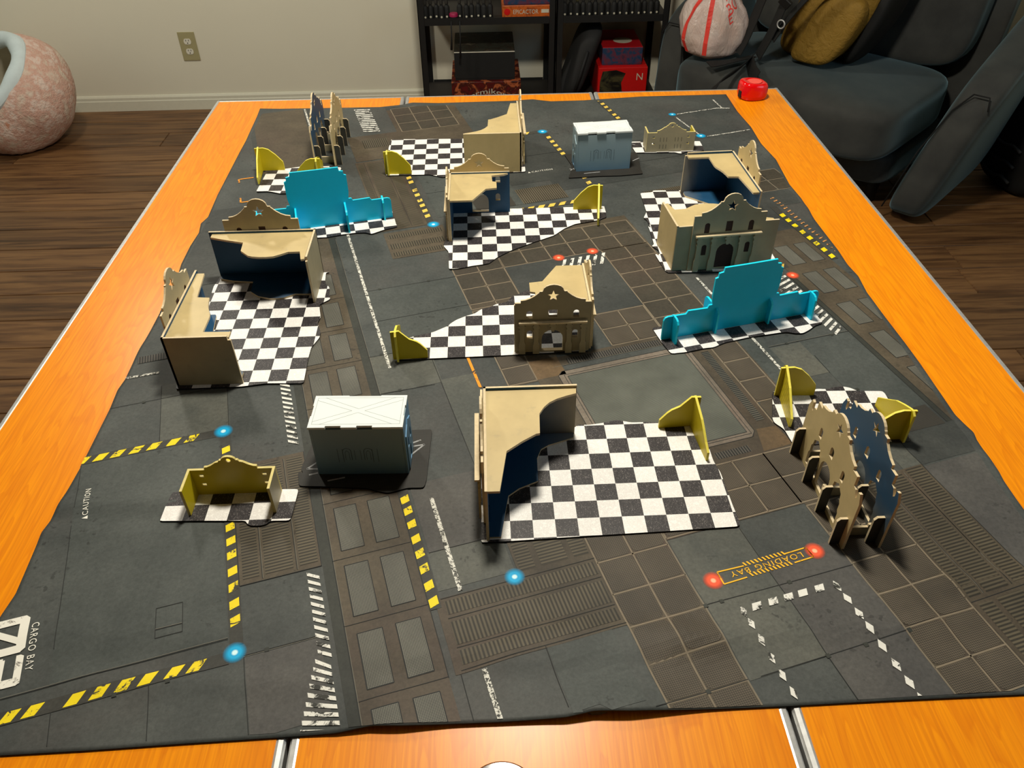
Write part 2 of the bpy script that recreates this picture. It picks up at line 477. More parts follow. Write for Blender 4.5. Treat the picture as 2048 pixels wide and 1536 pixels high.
def sofa_cloth():
    t = NT('charcoal_velvet', 0.82, 0.25)
    v = t.coord('Object')
    t.color(t.mix(t.ramp(t.noise(v, 7, 4, 0.6), [(0.35, BW(0)), (0.7, BW(1))]), (0.032, 0.032, 0.030, 1), (0.052, 0.052, 0.047, 1)))
    t.b.inputs['Sheen Weight'].default_value = 0.5
    t.b.inputs['Sheen Tint'].default_value = (0.35, 0.62, 0.75, 1)
    t.b.inputs['Sheen Roughness'].default_value = 0.4
    t.bump(t.noise(v, 380, 3), 0.15, 0.001)
    return t.mat
M['sofa'] = sofa_cloth()
M['seam'] = plain('sofa_seam', (0.008, 0.008, 0.008), 0.9)
M['black_metal'] = plain('black_powder_coat', (0.010, 0.010, 0.010), 0.45, 0.4)
M['shelf_board'] = plain('dark_shelf_board', (0.022, 0.019, 0.017), 0.6)
M['black'] = plain('matt_black', (0.008, 0.008, 0.008), 0.7)
M['dark_grey'] = plain('dark_grey_cloth', (0.022, 0.022, 0.022), 0.8)
def blotch(name, cols, scale=9):
    t = NT(name, 0.4, 0.4)
    v = t.coord('Object')
    n = t.noise(v, scale, 4, 0.6, 0.8)
    k = len(cols)
    t.color(t.ramp(n, [(0.28 + 0.44*i/(k-1), c) for i, c in enumerate(cols)]))
    return t.mat
M['red_art'] = blotch('red_box_art', [lin(40, 8, 8), lin(92, 18, 16), lin(52, 14, 10), lin(176, 92, 52), lin(70, 14, 12)], 26)
M['grey_art'] = blotch('dim_cover_art', [lin(14, 16, 12), lin(58, 60, 52), lin(40, 30, 22), lin(120, 112, 96)], 22)
M['orange_art'] = blotch('orange_spine_art', [lin(150, 58, 20), lin(196, 96, 34), lin(120, 50, 26)], 30)
M['blue_art'] = blotch('blue_violet_art', [lin(60, 40, 70), lin(22, 62, 92), lin(100, 46, 62), lin(20, 46, 70)], 30)
M['red_card'] = plain('crimson_card', lin(178, 16, 26), 0.5)
M['red_bright'] = plain('red_card', lin(196, 14, 12), 0.5)
M['olive_art'] = blotch('black_olive_art', [lin(10, 10, 8), lin(16, 16, 12), lin(70, 66, 40), lin(14, 12, 10)], 14)
M['pale'] = plain('pale_print', lin(196, 190, 170), 0.6)
M['pink'] = plain('magenta_lid', lin(150, 20, 70), 0.5)
M['red_gloss'] = plain('glossy_red_plastic', (0.72, 0.002, 0.004), 0.12, 0.5, var=0.03)
M['red_pale'] = plain('worn_pink_label', (0.86, 0.10, 0.07), 0.4)
M['brown_gloss'] = plain('dark_brown_lacquer', (0.050, 0.016, 0.009), 0.15, 0.5, var=0.3, scale=40)
def pet_plush():
    t = NT('pink_plush', 0.95, 0.1)
    v = t.coord('Object')
    c = t.ramp(t.noise(v, 17, 4, 0.6), [(0.36, lin(214, 196, 180)), (0.50, lin(206, 164, 148)), (0.62, lin(222, 202, 190)), (0.72, lin(208, 150, 124))])
    t.color(c); t.bump(t.noise(v, 60, 4, 0.7), 0.7, 0.012)
    return t.mat
M['plush'] = pet_plush()
M['plush_rim'] = plain('pale_blue_plush', lin(200, 212, 214), 0.95, var=0.1, scale=30)
M['plush_in'] = plain('cream_fleece', lin(196, 188, 168), 0.95, var=0.1, scale=30)
def bag_film():
    t = NT('thin_white_bag_film', 0.28, 0.5)
    v = t.coord('Object')
    t.color(t.mix(t.noise(v, 16, 4, 0.6, 0.6), lin(238, 200, 188), lin(236, 228, 222)))
    t.b.inputs['Transmission Weight'].default_value = 0.30
    t.b.inputs['Alpha'].default_value = 0.90
    t.bump(t.noise(t.coord('Object', (1, 1, 0.35)), 26, 5, 0.6, 1.0), 0.9, 0.012)
    return t.mat
M['bag'] = bag_film()
M['bag_red'] = plain('bag_red_print', lin(226, 66, 56), 0.4)
M['bag_in'] = blotch('wrapped_contents', [lin(226, 180, 120), lin(236, 214, 180), lin(222, 150, 130)], 12)
def pack_cloth():
    t = NT('coyote_nylon', 0.7, 0.3)
    v = t.coord('Object')
    t.color(t.mix(t.noise(v, 9, 4, 0.6), lin(112, 84, 26), lin(150, 116, 44)))
    t.bump(t.noise(v, 30, 5, 0.6, 0.8), 0.7, 0.012)
    return t.mat
M['pack'] = pack_cloth()
M['strap'] = plain('black_webbing', (0.010, 0.010, 0.010), 0.7)
# ------------------------------------------------------------------ room shell
XL, XR, YB, YF, ZC = -3.2, 2.19, 1.943, -5.2, 2.44
def slab(name, a, b, m):
    mb = MB(); mb.box(a, b); return structure(mb.build(name, m))
fl = slab('floor', (XL-.1, YF-.1, -0.10), (XR+.1, YB+.1, -0.004), M['floor_gap'])
slab('ceiling', (XL-.1, YF-.1, ZC), (XR+.1, YB+.1, ZC+.1), M['ceiling'])
slab('wall_back', (XL-.1, YB, -0.004), (XR+.1, YB+.1, ZC), M['wall'])
slab('wall_front', (XL-.1, YF-.1, -0.004), (XR+.1, YF, ZC), M['wall_dim'])
slab('wall_left', (XL-.1, YF, -0.004), (XL, YB, ZC), M['wall'])
slab('wall_right', (XR, YF, -0.004), (XR+.1, YB, ZC), M['wall'])
# floor planks, each a part of the floor
pw, pl = 0.148, 1.21
me_cache = {}
row = 0
y = YB
while y > YF + 0.01:
    y1 = max(y - pw, YF)
    x = XL - rnd.random()*pl*0.9
    while x < XR - 0.01:
        a, b = max(x, XL), min(x + pl, XR)
        if b - a > 0.03:
            key = (round(b-a, 3), round(y-y1, 3))
            if key not in me_cache:
                mb = MB(); e = 0.0012; w, d = b-a, y-y1
                lo = [(e, e), (w-e, e), (w-e, d-e), (e, d-e)]; c_ = 0.0022
                hi = [(e+c_, e+c_), (w-e-c_, e+c_), (w-e-c_, d-e-c_), (e+c_, d-e-c_)]
                mb.poly([(p[0], p[1], 0.0) for p in hi])
                for i in range(4):
                    j = (i+1) % 4
                    mb.poly([(*lo[i], -0.004), (*lo[j], -0.004), (*hi[j], 0), (*hi[i], 0)])
                o = mb.build('plank', M['floor'], fl)
                me_cache[key] = o.data
            else:
                o = bpy.data.objects.new('plank', me_cache[key]); C.objects.link(o); o.parent = fl
            o.location = (a, y1, 0)
        x += pl
    y -= pw
    row += 1
# baseboards: a moulded profile run along the walls
bprof = [(0, 0), (0.013, 0), (0.013, 0.046), (0.0105, 0.050), (0.0105, 0.062), (0.006, 0.070), (0, 0.072)]
def baseboard(name, p0, p1, nrm):
    mb = MB()
    p0, p1, nrm = Vector(p0), Vector(p1), Vector(nrm)
    q = [(p0 + nrm*a + Vector((0, 0, b)), p1 + nrm*a + Vector((0, 0, b))) for a, b in bprof]
    for i in range(len(q)-1):
        mb.poly([q[i][0], q[i][1], q[i+1][1], q[i+1][0]])
    mb.poly([a for a, b in q]); mb.poly([b for a, b in reversed(q)])
    return structure(mb.build(name, M['base']))
baseboard('baseboard_back', (XL, YB-0.0005, 0.0), (XR, YB-0.0005, 0.0), (0, -1, 0))
baseboard('baseboard_right', (XR-0.0005, YB-0.014, 0.0), (XR-0.0005, YF, 0.0), (-1, 0, 0))
baseboard('baseboard_left', (XL+0.0005, YF, 0.0), (XL+0.0005, YB-0.014, 0.0), (1, 0, 0))

# wall outlet
ot = thing('wall_outlet', 'almond duplex power outlet on the beige wall above the baseboard', 'outlet', (-1.402, YB-0.0002, TZ-0.449))
mb = MB(); mb.box((-0.0385, -0.0045, -0.0635), (0.0385, 0, 0.0635)); bevel(mb.build('cover_plate', M['outlet_plate'], ot), 0.003, 3)
for sz in (0.022, -0.022):
    mb = MB()
    oct_ = [(0.0165*math.cos(a)*1.02, max(-0.0125, min(0.0125, 0.0165*math.sin(a)))) for a in [2*math.pi*i/24 for i in range(24)]]
    mb.plate(oct_, (), 0.0045, 0.0062, lambda a, b, c, s=sz: (a, -c, b+s))
    rc = mb.build('receptacle', M['outlet_face'], ot)
    mb = MB()
    for sx in (-0.0062, 0.0062): mb.box((sx-0.0012, -0.0066, sz+0.0015), (sx+0.0012, -0.006, sz+0.0085))
    mb.plate([(0.0026*math.cos(2*math.pi*i/10), 0.0026*math.sin(2*math.pi*i/10)) for i in range(10)], (), 0.006, 0.0066, lambda a, b, c, s=sz: (a, -c, b+s-0.0065))
    mb.build('slot', M['slot'], rc)
mb = MB(); mb.lathe([(0.0032, 0), (0.0028, 0.0012), (0, 0.0014)], 12)
sw = mb.build('screw', M['outlet_plate'], ot); sw.location = (0, -0.0045, 0); sw.rotation_euler = (math.pi/2, 0, 0)

# ------------------------------------------------------------------ three folding tables side by side
TT = TZ - 0.002                       # table top level
tl_lab = {-1: 'left of three orange wood-topped folding tables with grey metal edge trim',
          0: 'middle of three orange wood-topped folding tables with grey metal edge trim',
          1: 'right of three orange wood-topped folding tables with grey metal edge trim'}
for k in (-1, 0, 1):
    t = thing('folding_table', tl_lab[k], 'table', (k*0.4572, -0.9145, 0), 0, 'folding tables under the mat')
    hw, hl, tw = 0.2268, 0.9145, 0.0085
    mb = MB(); mb.box((-hw+tw, -hl+tw, TT-0.024), (hw-tw, hl-tw, TT)); mb.build('tabletop', M['wood'], t)
    for s in (-1, 1):
        mb = MB()
        prof = [(0.0, -0.026), (tw, -0.026), (tw, -0.0006), (tw*0.75, -0.0001), (tw*0.25, -0.0004), (0.0, -0.0028)]
        def run(mp):
            n0 = [mp(a, b, 0) for a, b in prof]; n1 = [mp(a, b, 1) for a, b in prof]
            for i in range(len(prof)):
                j = (i+1) % len(prof)
                mb.poly([n0[i], n1[i], n1[j], n0[j]])
            mb.poly(n0[::-1]); mb.poly(n1)
        run(lambda a, b, q, s=s: (s*(hw - a), (-hl if q == 0 else hl), TT + b))
        mb.build('edge_trim', M['alu'], t)
        mb = MB()
        run(lambda a, b, q, s=s: ((-hw+tw if q == 0 else hw-tw), s*(hl - a*0.8), TT + b))
        mb.build('edge_trim', M['alu'], t)
        mb = MB()
        yy = s*(hl-0.16)
        mb.tube([(-hw+0.05, yy, TT-0.03), (-hw+0.045, yy, 0.012), (hw-0.045, yy, 0.012), (hw-0.05, yy, TT-0.03)], 0.0125, 10)
        mb.tube([(-hw+0.047, yy, 0.30), (hw-0.047, yy, 0.30)], 0.009, 8)
        mb.tube([(0, yy, 0.30), (0, yy - s*0.35, TT-0.03)], 0.007, 8)
        mb.build('folding_leg', M['steel_dark'], t)

# ------------------------------------------------------------------ the printed mat
def pxs(l): return [P(*q) for q in l]
ML = pxs([(520,217),(514,233),(499.5,264),(491.7,281.6),(480,303),(435,390),(416,434),(401.6,447),(397.7,465.5),(380.7,491.6),(362.5,528),(356,549),(324.7,616),(302.6,658),(271,715),(250,759),(235,780),(220,817),(161.5,933.7),(130.8,988),(101,1042),(84,1066),(71.5,1094),(31,1188),(0,1234)]) + [Vector((-0.545, -1.60, 0))]
MR = pxs([(1452,188.5),(1475,223),(1502,254),(1522,287),(1552,319),(1579,369),(1602,396),(1629,439),(1645,460),(1676,500),(1695,529),(1716.5,552),(1734,585),(1770,633.5),(1812.5,689),(1838.6,724.6),(1881,786.5),(1910,829),(1946,865),(1952.5,881),(1998,943),(2008,962),(2034,1000)]) + [Vector((0.570, -1.58, 0))]
MF = pxs([(520,217),(560,217.5),(680,215.5),(760,214),(807,209),(824,205),(877,206),(1024,201.5),(1049,199.5),(1065,198.5),(1082,200.5),(1102,202.5),(1167,200.6),(1281,193),(1452,188.5)])
MN = [Vector((-0.545, -1.592, 0))] + pxs([(0,1511),(174,1501),(349,1488.5),(541,1476),(675,1467.6),(741,1457),(804,1457),(909,1450),(996,1446.6),(1132,1439.6),(1188,1429),(1260,1429),(1412,1419.7),(1579,1412),(1763,1402),(2048,1389)]) + [Vector((0.570, -1.572, 0))]
def interp(tab, x):
    if x <= tab[0][0]: return tab[0][1]
    for (a, va), (b, vb) in zip(tab, tab[1:]):
        if x <= b: return va + (vb-va)*(x-a)/(b-a) if b > a else vb
    return tab[-1][1]
tabL = sorted((p.y, p.x) for p in ML); tabR = sorted((p.y, p.x) for p in MR)
tabF = sorted((p.x, p.y) for p in MF); tabN = sorted((p.x, p.y) for p in MN)
# roll-memory ripples left in the mat: (x0, y0, x1, y1, height, half width)
RIDGES = [(0.192,-1.468,0.370,-1.470,.0020,.011),(0.150,-1.500,0.395,-1.494,.0026,.011),(0.000,-1.492,0.130,-1.490,.0022,.010),
          (-0.020,-1.520,0.160,-1.508,.0024,.010),(0.430,-1.452,0.540,-1.444,.0028,.011),(-0.640,-1.296,-0.415,-1.299,.0026,.011),
          (-0.620,-1.337,-0.450,-1.340,.0013,.010),(-0.420,-1.524,-0.215,-1.533,.0018,.010),(-0.120,-1.510,-0.030,-1.506,.0026,.011),
          (-0.500,-1.470,-0.36,-1.476,.0012,.012),(0.40,-1.24,0.56,-1.236,.0018,.011),(0.43,-1.276,0.56,-1.272,.0012,.010),
          (-0.56,-1.00,-0.49,-0.99,.0016,.014),(0.50,-0.62,0.56,-0.63,.0018,.014)]
LIFTS = [(-0.140, 0.030, .0055), (0.068, 0.045, .0075), (-0.05, .05, .002)]
def hmat(x, y):
    h = 0.0
    for x0, y0, x1, y1, a, s in RIDGES:
        t = (x-x0)/(x1-x0)
        yy = y0 + (y1-y0)*t
        d = (y-yy)/s
        if abs(d) > 3: continue
        L = x1-x0
        e = max(0.0, -t, t-1.0)*L/0.035
        if e > 2.5: continue
        h += a*math.exp(-d*d*0.5)*math.exp(-e*e)
    for x0, s, a in LIFTS:
        d = (x-x0)/s
        if abs(d) < 3:
            dy = (y - interp(tabN, x))/0.022
            if 0 <= dy < 4: h += a*math.exp(-d*d*0.5)*math.exp(-dy*dy*0.5)
    return h
NU, NV = 260, 360
def matpt(i, j):
    u, v = i/NU, j/NV
    y = tabN[0][1]*(1-v) + tabF[0][1]*v
    x = 0.0
    for _ in range(4):
        x = interp(tabL, y)*(1-u) + interp(tabR, y)*u
        y = interp(tabN, x)*(1-v) + interp(tabF, x)*v
    return x, y
mv, mf = [], []
for j in range(NV+1):
    for i in range(NU+1):
        x, y = matpt(i, j); mv.append((x, y, TZ + hmat(x, y)))
for j in range(NV):
    for i in range(NU):
        a = j*(NU+1)+i; mf.append((a, a+1, a+NU+2, a+NU+1))
me = bpy.data.meshes.new('game_mat'); me.from_pydata(mv, [], mf)
me.materials.append(M['mat']); me.materials.append(M['mat_edge'])
me.polygons.foreach_set('use_smooth', [True]*len(me.polygons)); me.update()
mat_o = bpy.data.objects.new('game_mat', me); C.objects.link(mat_o)
tag(mat_o, 'large dark grey gaming mat printed as a space-station deck, draped over the orange tables', 'game mat')
so = mat_o.modifiers.new('thickness', 'SOLIDIFY'); so.thickness = 0.0019; so.offset = -1; so.material_offset_rim = 1; so.material_offset = 1
# ------------------------------------------------------------------ the print on the mat: u, v in mm along the printed grid
PO = P(470, 1306); PA = math.radians(15.4); PC, PS = math.cos(PA), math.sin(PA)
def uvw(u, v): return (PO.x + (u*PC - v*PS)/1000.0, PO.y + (u*PS + v*PC)/1000.0)
CLIP = [(-0.5415, -1.5865), (0.5600, -1.5670), (0.5420, -0.0640), (-0.5550, -0.0760)]   # inside the mat's edge
def clip_to(poly, clip):
    out = poly
    for i in range(len(clip)):
        a, b = clip[i], clip[(i+1) % len(clip)]
        ex, ey = b[0]-a[0], b[1]-a[1]
        side = lambda p: ex*(p[1]-a[1]) - ey*(p[0]-a[0])
        res = []
        for k in range(len(out)):
            p, q = out[k], out[(k+1) % len(out)]
            sp, sq = side(p), side(q)
            if sp >= 0: res.append(p)
            if (sp >= 0) != (sq >= 0):
                t = sp/(sp-sq); res.append(tuple(p[m] + (q[m]-p[m])*t for m in range(len(p))))
        out = res
        if len(out) < 3: return []
    return out
class Print(MB):
    def __init__(s, layer): MB.__init__(s); s.z = 0.00028 + 0.00010*layer; s.cuts = []
    def cell(s, poly, mi=0, uvs=None):
        pts = [(*uvw(u, v), u, v) for u, v in poly]
        pts = clip_to(pts, CLIP)
        if pts:
            s.poly([(p[0], p[1], TZ + hmat(p[0], p[1]) + s.z) for p in pts], mi, [(p[2], p[3]) for p in pts])
    def convex(s, poly, mi=0, step=9.0):
        s.cuts.append(len(s.f)); s.z += 0.000003
        us = [p[0] for p in poly]; vs = [p[1] for p in poly]
        a = sum(poly[i][0]*poly[(i+1) % len(poly)][1] - poly[(i+1) % len(poly)][0]*poly[i][1] for i in range(len(poly)))
        if a < 0: poly = poly[::-1]
        nu = max(1, math.ceil((max(us)-min(us))/step)); nv = max(1, math.ceil((max(vs)-min(vs))/step))
        u0, v0, du, dv = min(us), min(vs), (max(us)-min(us))/nu, (max(vs)-min(vs))/nv
        for j in range(nv):
            for i in range(nu):
                c = [(u0+i*du, v0+j*dv), (u0+(i+1)*du, v0+j*dv), (u0+(i+1)*du, v0+(j+1)*dv), (u0+i*du, v0+(j+1)*dv)]
                c = clip_to(c, poly)
                if len(c) >= 3: s.cell(c, mi)
    def rect(s, u0, v0, u1, v1, mi=0): s.convex([(u0, v0), (u1, v0), (u1, v1), (u0, v1)], mi)
    def lineto(s, pts, w, mi=0):
        for (a, b), (c, d) in zip(pts, pts[1:]):
            L = math.hypot(c-a, d-b); nx, ny = -(d-b)/L*w/2, (c-a)/L*w/2
            n = max(1, math.ceil(L/9.0))
            for k in range(n):
                p, q = (a+(c-a)*k/n, b+(d-b)*k/n), (a+(c-a)*(k+1)/n, b+(d-b)*(k+1)/n)
                s.cell([(p[0]-nx, p[1]-ny), (q[0]-nx, q[1]-ny), (q[0]+nx, q[1]+ny), (p[0]+nx, p[1]+ny)], mi)
    def rrect(s, u0, v0, u1, v1, r, mi=0):
        pts = []
        for cx, cy, a0 in ((u1-r, v0+r, -90), (u1-r, v1-r, 0), (u0+r, v1-r, 90), (u0+r, v0+r, 180)):
            pts += [(cx + r*math.cos(math.radians(a0+18*i)), cy + r*math.sin(math.radians(a0+18*i))) for i in range(6)]
        s.convex(pts, mi)
    def put(s, name, mats, split=True):
        if not s.f: return None
        if not split or len(s.cuts) < 2:
            o = s.build(name, mats, mat_o)
            if not split: o['kind'] = 'stuff'
            return o
        cuts = s.cuts + [len(s.f)]
        for a, b in zip(cuts, cuts[1:]):
            if b <= a: continue
            q = MB()
            for f, m, u in zip(s.f[a:b], s.m[a:b], s.uv[a:b]): q.poly([s.v[i] for i in f], m, u)
            q.build(name, mats, mat_o)

# broad panels
p = Print(0)
for m, l in (('deck_light', [(205,340,291,425),(290,165,337,345),(206,8,290,60),(385,-5,461,-92),(463,-180,548,-5),(757,193,806,266),(780,5,806,54),(-78,332,8,452)]),
             ('deck_dark', [(459,425,631,597),(-300,330,-170,480),(806,5,905,90),(400,1200,560,1400),(-120,640,90,960),(90,1080,240,1420),(640,830,960,1000),(945,640,1060,720),(560,880,700,1105),(897,430,985,700)]),
             ('deck_green', [(-170,17,-6,323),(228,425,375,596),(700,170,757,300),(806,90,889,266),(292,-90,360,-170),(395,800,560,1100)]),
             ('deck_violet', [(548,-260,637,-60),(-300,-60,-165,-200),(9,-94,82,-8),(760,-200,905,2),(208,60,290,165)])):
    q = Print(0)
    for u0, v0, u1, v1 in l: q.rect(min(u0,u1), min(v0,v1), max(u0,u1), max(v0,v1))
    q.put('printed_deck_panel', M[m])
# walkways and vent surrounds
q = Print(1)
for r in [(107,-260,193,790),(8,79,94,262),(200,-90,379,-1),(377,-262,462,128),(375,300,460,642),(460,-4,722,84),(637,-262,722,86),(677,169,722,300),(545,340,720,425),(631,385,720,700),(459,597,720,700),
          (447,322,640,342),(645,121,677,300),(500,83,640,112),(288,682,396,772),(286,780,371,1080),(290,1085,560,1215),(400,1205,560,1345),(722,-262,806,6),(897,60,985,560),(293,-2,378,54),(417,128,447,322),(640,86,680,124),(100,1090,215,1420)]:
    q.rect(*r)
q.put('printed_walkway', M['brown'])
q = Print(2)
for r in [(95,-260,106,700),(193,148,204,790),(889,60,897,420),(371,800,372.5,990),(204,674,206,790)]: q.rect(*r)
q.put('printed_dark_strip', M['strip'])
q = Print(2); q.rect(417,303,459,344); q.convex([(650,123),(677,121),(679,86),(638,85)]); q.put('printed_rust_panel', M['rust'])

# rounded mesh tiles with thin bright joints
tiles, lines, plaint = Print(3), Print(2), Print(3)
def tile_field(us, vs, skip=(), mesh=True):
    for a, b in zip(us, us[1:]):
        for c, d in zip(vs, vs[1:]):
            if (a, c) in skip: continue
            (tiles if mesh else plaint).rrect(a+1.6, c+1.6, b-1.6, d-1.6, 6.5)
    for u in us: lines.lineto([(u, vs[0]), (u, vs[-1])], 1.7)
    for v in vs: lines.lineto([(us[0], v), (us[-1], v)], 1.7)
vrows = [33-42.3*i for i in range(7, -1, -1)]
tile_field([377.5, 419, 461], vrows)
tile_field([377.5, 419, 461], [33, 75, 117])
tile_field([375, 416.5], [303, 340, 374, 410, 450, 490])
tile_field([375, 416.5, 458], [495, 508, 553, 597, 640], mesh=False)
tile_field([506, 548.5, 591, 634.5], [-2, 40, 82])
tile_field([463, 506], [-2, 40])
tile_field([634.5, 677, 719.5], [-2, 40, 82])
tile_field([637, 678.5, 720], [-262, -222, -178.5, -136, -93, -51, -8])
tile_field([677, 719], [127, 169, 213, 257, 299])
tile_field([545, 587.5, 630], [343, 383.5, 423])
tile_field([632, 675, 718], [343, 386, 429, 474, 517, 560, 597], mesh=False)
tile_field([459, 500, 543, 585, 629, 672, 716], [597, 640, 683], mesh=False)
tile_field([411, 454.5, 497.5, 541], [1210, 1258, 1306, 1350], mesh=False)
tile_field([1000, 1042, 1084], [700, 742, 784], mesh=False)
tiles.put('printed_mesh_tile', M['tile']); plaint.put('printed_plain_tile', M['tile_plain']); lines.put('printed_tile_joint', M['tile_line'], False)

# mesh grates
q = Print(3); fr = Print(2); ed = Print(4)
for u0, u1 in ((117, 142.5), (156, 181.5)):
    for v0, v1 in ((92,156),(5,71),(-79,-16),(-165,-101),(178,242),(264,328),(349,413),(433,496),(518,581),(604,666)):
        q.rect(u0, v0, u1, v1)
        ed.lineto([(u0,v0),(u1,v0),(u1,v1),(u0,v1),(u0,v0)], 1.0)
for u0, u1 in ((914, 940), (953, 976)):
    for v0, v1 in ((108,169),(191,253),(276,333),(364,425),(452,512)):
        q.rect(u0, v0, u1, v1); ed.lineto([(u0,v0),(u1,v0),(u1,v1),(u0,v1),(u0,v0)], 1.0)
q.put('printed_mesh_grate', M['grate'])
for v in (81, -4, -89, 166, 253, 339, 423, 507, 592): ed.lineto([(106, v), (193, v)], 0.7)
fr.convex([(447,302),(455,310),(638,310),(646,302),(646,121),(638,112),(455,112),(447,121)])
fr.put('printed_grate_frame', M['frame'])
q = Print(3); q.rect(459,122,635.5,297.5); q.put('printed_floor_grate', M['grate_big'])
ed.lineto([(459,122),(635.5,122),(635.5,297.5),(459,297.5),(459,122)], 0.9)
ed.lineto([(455,118),(640,118),(640,301.5),(455,301.5),(455,118)], 0.7)
ed.lineto([(447,302),(455,310),(638,310),(646,302),(646,121),(638,112),(455,112),(447,121),(447,302)], 0.9)
# vents
a, b, c_, d_ = Print(3), Print(3), Print(3), Print(3)
for r in ((209,-22.5,374,-6),(209,-59.5,374,-31.5),(209,-82,374,-66.5),(294,749,392,763),(292,713,388,731),(292,689,384,702),(317,1146,372,1190),(560,800,650,860),(790,745,900,775),(780,700,900,735),(770,665,880,690)): a.rect(*r)
for r in ((12,86,29,256),(35.5,86,65,256),(72,86,91,256),(296,6,313,50),(320,6,350,50),(357,6,374,50),(724,-168,738.5,1),(745,-168,773,2),(781,-166,803,4),(727,-262,743.5,-177),(750,-262,782,-176),(788,-262,806,-175),(289,785,301,1070),(309,785,340,1070),(346,785,365,1070)): b.rect(*r)
for r in ((470,322.5,614,335.5),(577,89.5,624,100.5),(500,89.5,560,100.5),(-112,514,-70,529)): c_.rect(*r)
for r in ((658,136,669.5,288),): d_.rect(*r)
a.put('printed_vent', M['slat_u']); b.put('printed_vent', M['slat_v']); c_.put('printed_vent', M['slat_dark']); d_.put('printed_vent', M['slat_dark_v'])
q = Print(3); q.rect(806, 58, 885, 96); q.rect(470, 800, 545, 860); q.put('printed_hatch', M['hatch'])
for pts in ([(8,79),(94,79)],[(8,79),(8,262)],[(94,79),(94,262)],[(32,82),(32,256)],[(68.5,82),(68.5,256)],[(206,-2),(377,-2)],[(206,-87),(377,-87)],[(208,-27),(375,-27)],[(208,-63),(375,-63)],
            [(106,-260),(106,700)],[(193,-90),(193,150)],[(204,340),(204,780)],[(741.5,-168),(741.5,2)],[(777,-168),(777,2)],[(722,-173),(806,-172)],[(806,-262),(806,5)],[(889,60),(889,420)],[(897,60),(897,420)],[(303,784),(303,1076)],[(343,784),(343,1076)]):
    ed.lineto(pts, 0.8)
# deck seams
for pts in ([(-212,17),(-6,18)],[(8,-6),(82,-6)],[(-170,222),(-170,59)],[(8,-8),(8,-110)],[(-79,-11),(-80,-90)],[(-165,-11),(-164,-60)],[(-170,424),(9,424)],[(8,424),(7,338)],[(-78,338),(-78,452)],[(-169,322),(-169,250)],
            [(204,426),(291,423)],[(206,341),(280,338)],[(228,597),(375,595)],[(289,392),(291,165)],[(290,60),(290,165)],[(463,-93),(637,-95)],[(366,-178),(462,-178)],[(475,-179),(637,-180)],[(547,-5),(548,-262)],
            [(757,269),(889,267)],[(808,232),(806,192)],[(806,55),(806,5)],[(205,-90),(204,-145)],[(291,-88),(290,-154)],[(-75,77),(-49,77),(-49,40),(-75,40),(-75,77)],[(-75,50),(-49,50)],[(208,60),(290,60)],
            [(228,510),(375,510)],[(780,440),(889,440)],[(120,830),(285,830)],[(-60,700),(90,700)],[(395,900),(560,900)],[(560,1000),(700,1000)],[(720,900),(980,900)],[(850,760),(1040,760)],[(30,900),(200,900)],[(150,760),(150,900)]):
    ed.lineto(pts, 0.75)
ed.put('printed_seam', M['line'], False)
q = Print(4)
for pts in ([(-212,18.2),(-6,19.2)],[(8,-7.2),(82,-7.2)],[(107,-260),(107,700)],[(205,340),(205,780)],[(447,322),(640,321)],[(637,-262),(637,-8)],[(461,-262),(461,120)],[(757,270),(889,268)],[(-75,51),(-49,51)],[(741,-168),(741,2)],[(777,-168),(777,2)],[(32.8,82),(32.8,256)],[(69.3,82),(69.3,256)]):
    q.lineto(pts, 0.45)
q.put('printed_highlight', M['thin_light'], False)
# small printed bolts
q = Print(5)
for u, v in ((30,-6),(-100,424),(232,341),(222,427),(560,-94),(420,-178),(640,-181),(462,-262),(548,-180),(480,-94),(786,268),(860,266),(820,150),(-62,-12),(-110,-11),(590,-181),(250,597),(330,596),(462,-94)):
    q.rect(u-2.2, v-2.2, u+2.2, v+2.2)
q.put('printed_bolt', M['strip'], False)

# hazard tapes
tape, dash, dashf = Print(3), Print(5), Print(5)
def tape_u(v, u0, u1, us, far=False):
    tape.rect(u0, v-7, u1, v+7)
    for u in us: (dashf if far else dash).convex([(u-10, v-5.6), (u+2, v-5.6), (u+10, v+5.6), (u-2, v+5.6)])
def tape_v(u, v0, v1, vs, far=False, sk=2.6):
    tape.rect(u-6.5, v0, u+6.5, v1)
    for v in vs: (dashf if far else dash).convex([(u-4.9, v-4.2-sk), (u+4.9, v-6.2+sk), (u+4.9, v+4.6+sk), (u-4.9, v+6.2-sk)])
tape_u(-4, -300, -6, (-222,-201,-181,-145,-123,-101,-80,-56,-36))
tape_v(2, 8, 322, (165,144,124,101,80,58,37,295,187,208,230,252,273))
tape_u(330, -300, -6, (-168,-147,-127,-105,-84,-61,-39))
tape_v(198.5, -12, 262, (-3,18,41,62,83,105,126,144,166,188))
tape_v(377.5, 785, 1040, (978,958,921,900,876,855,833,812), True)
tape_v(892.5, 1115, 1262, (1243,1219,1198,1177,1149,1129), True)
tape_v(707, 975, 1100, (1076,1053,1031,1010,988), True)
tape_v(708, 800, 930, (869,844,822,893), True)
tape_u(779, 440, 668, (587,608,629,652,545,566), True)
tape_u(1112, 610, 700, (667,640), True)
tape_v(992, 448, 640, (607,588,567,543,521,501,479,457), False)
tape_u(455, 880, 905, (893,), True)
tape.put('printed_tape_band', M['tape']); dash.put('printed_hazard_dash', M['yellow']); dashf.put('printed_hazard_dash', M['yellow_far'])
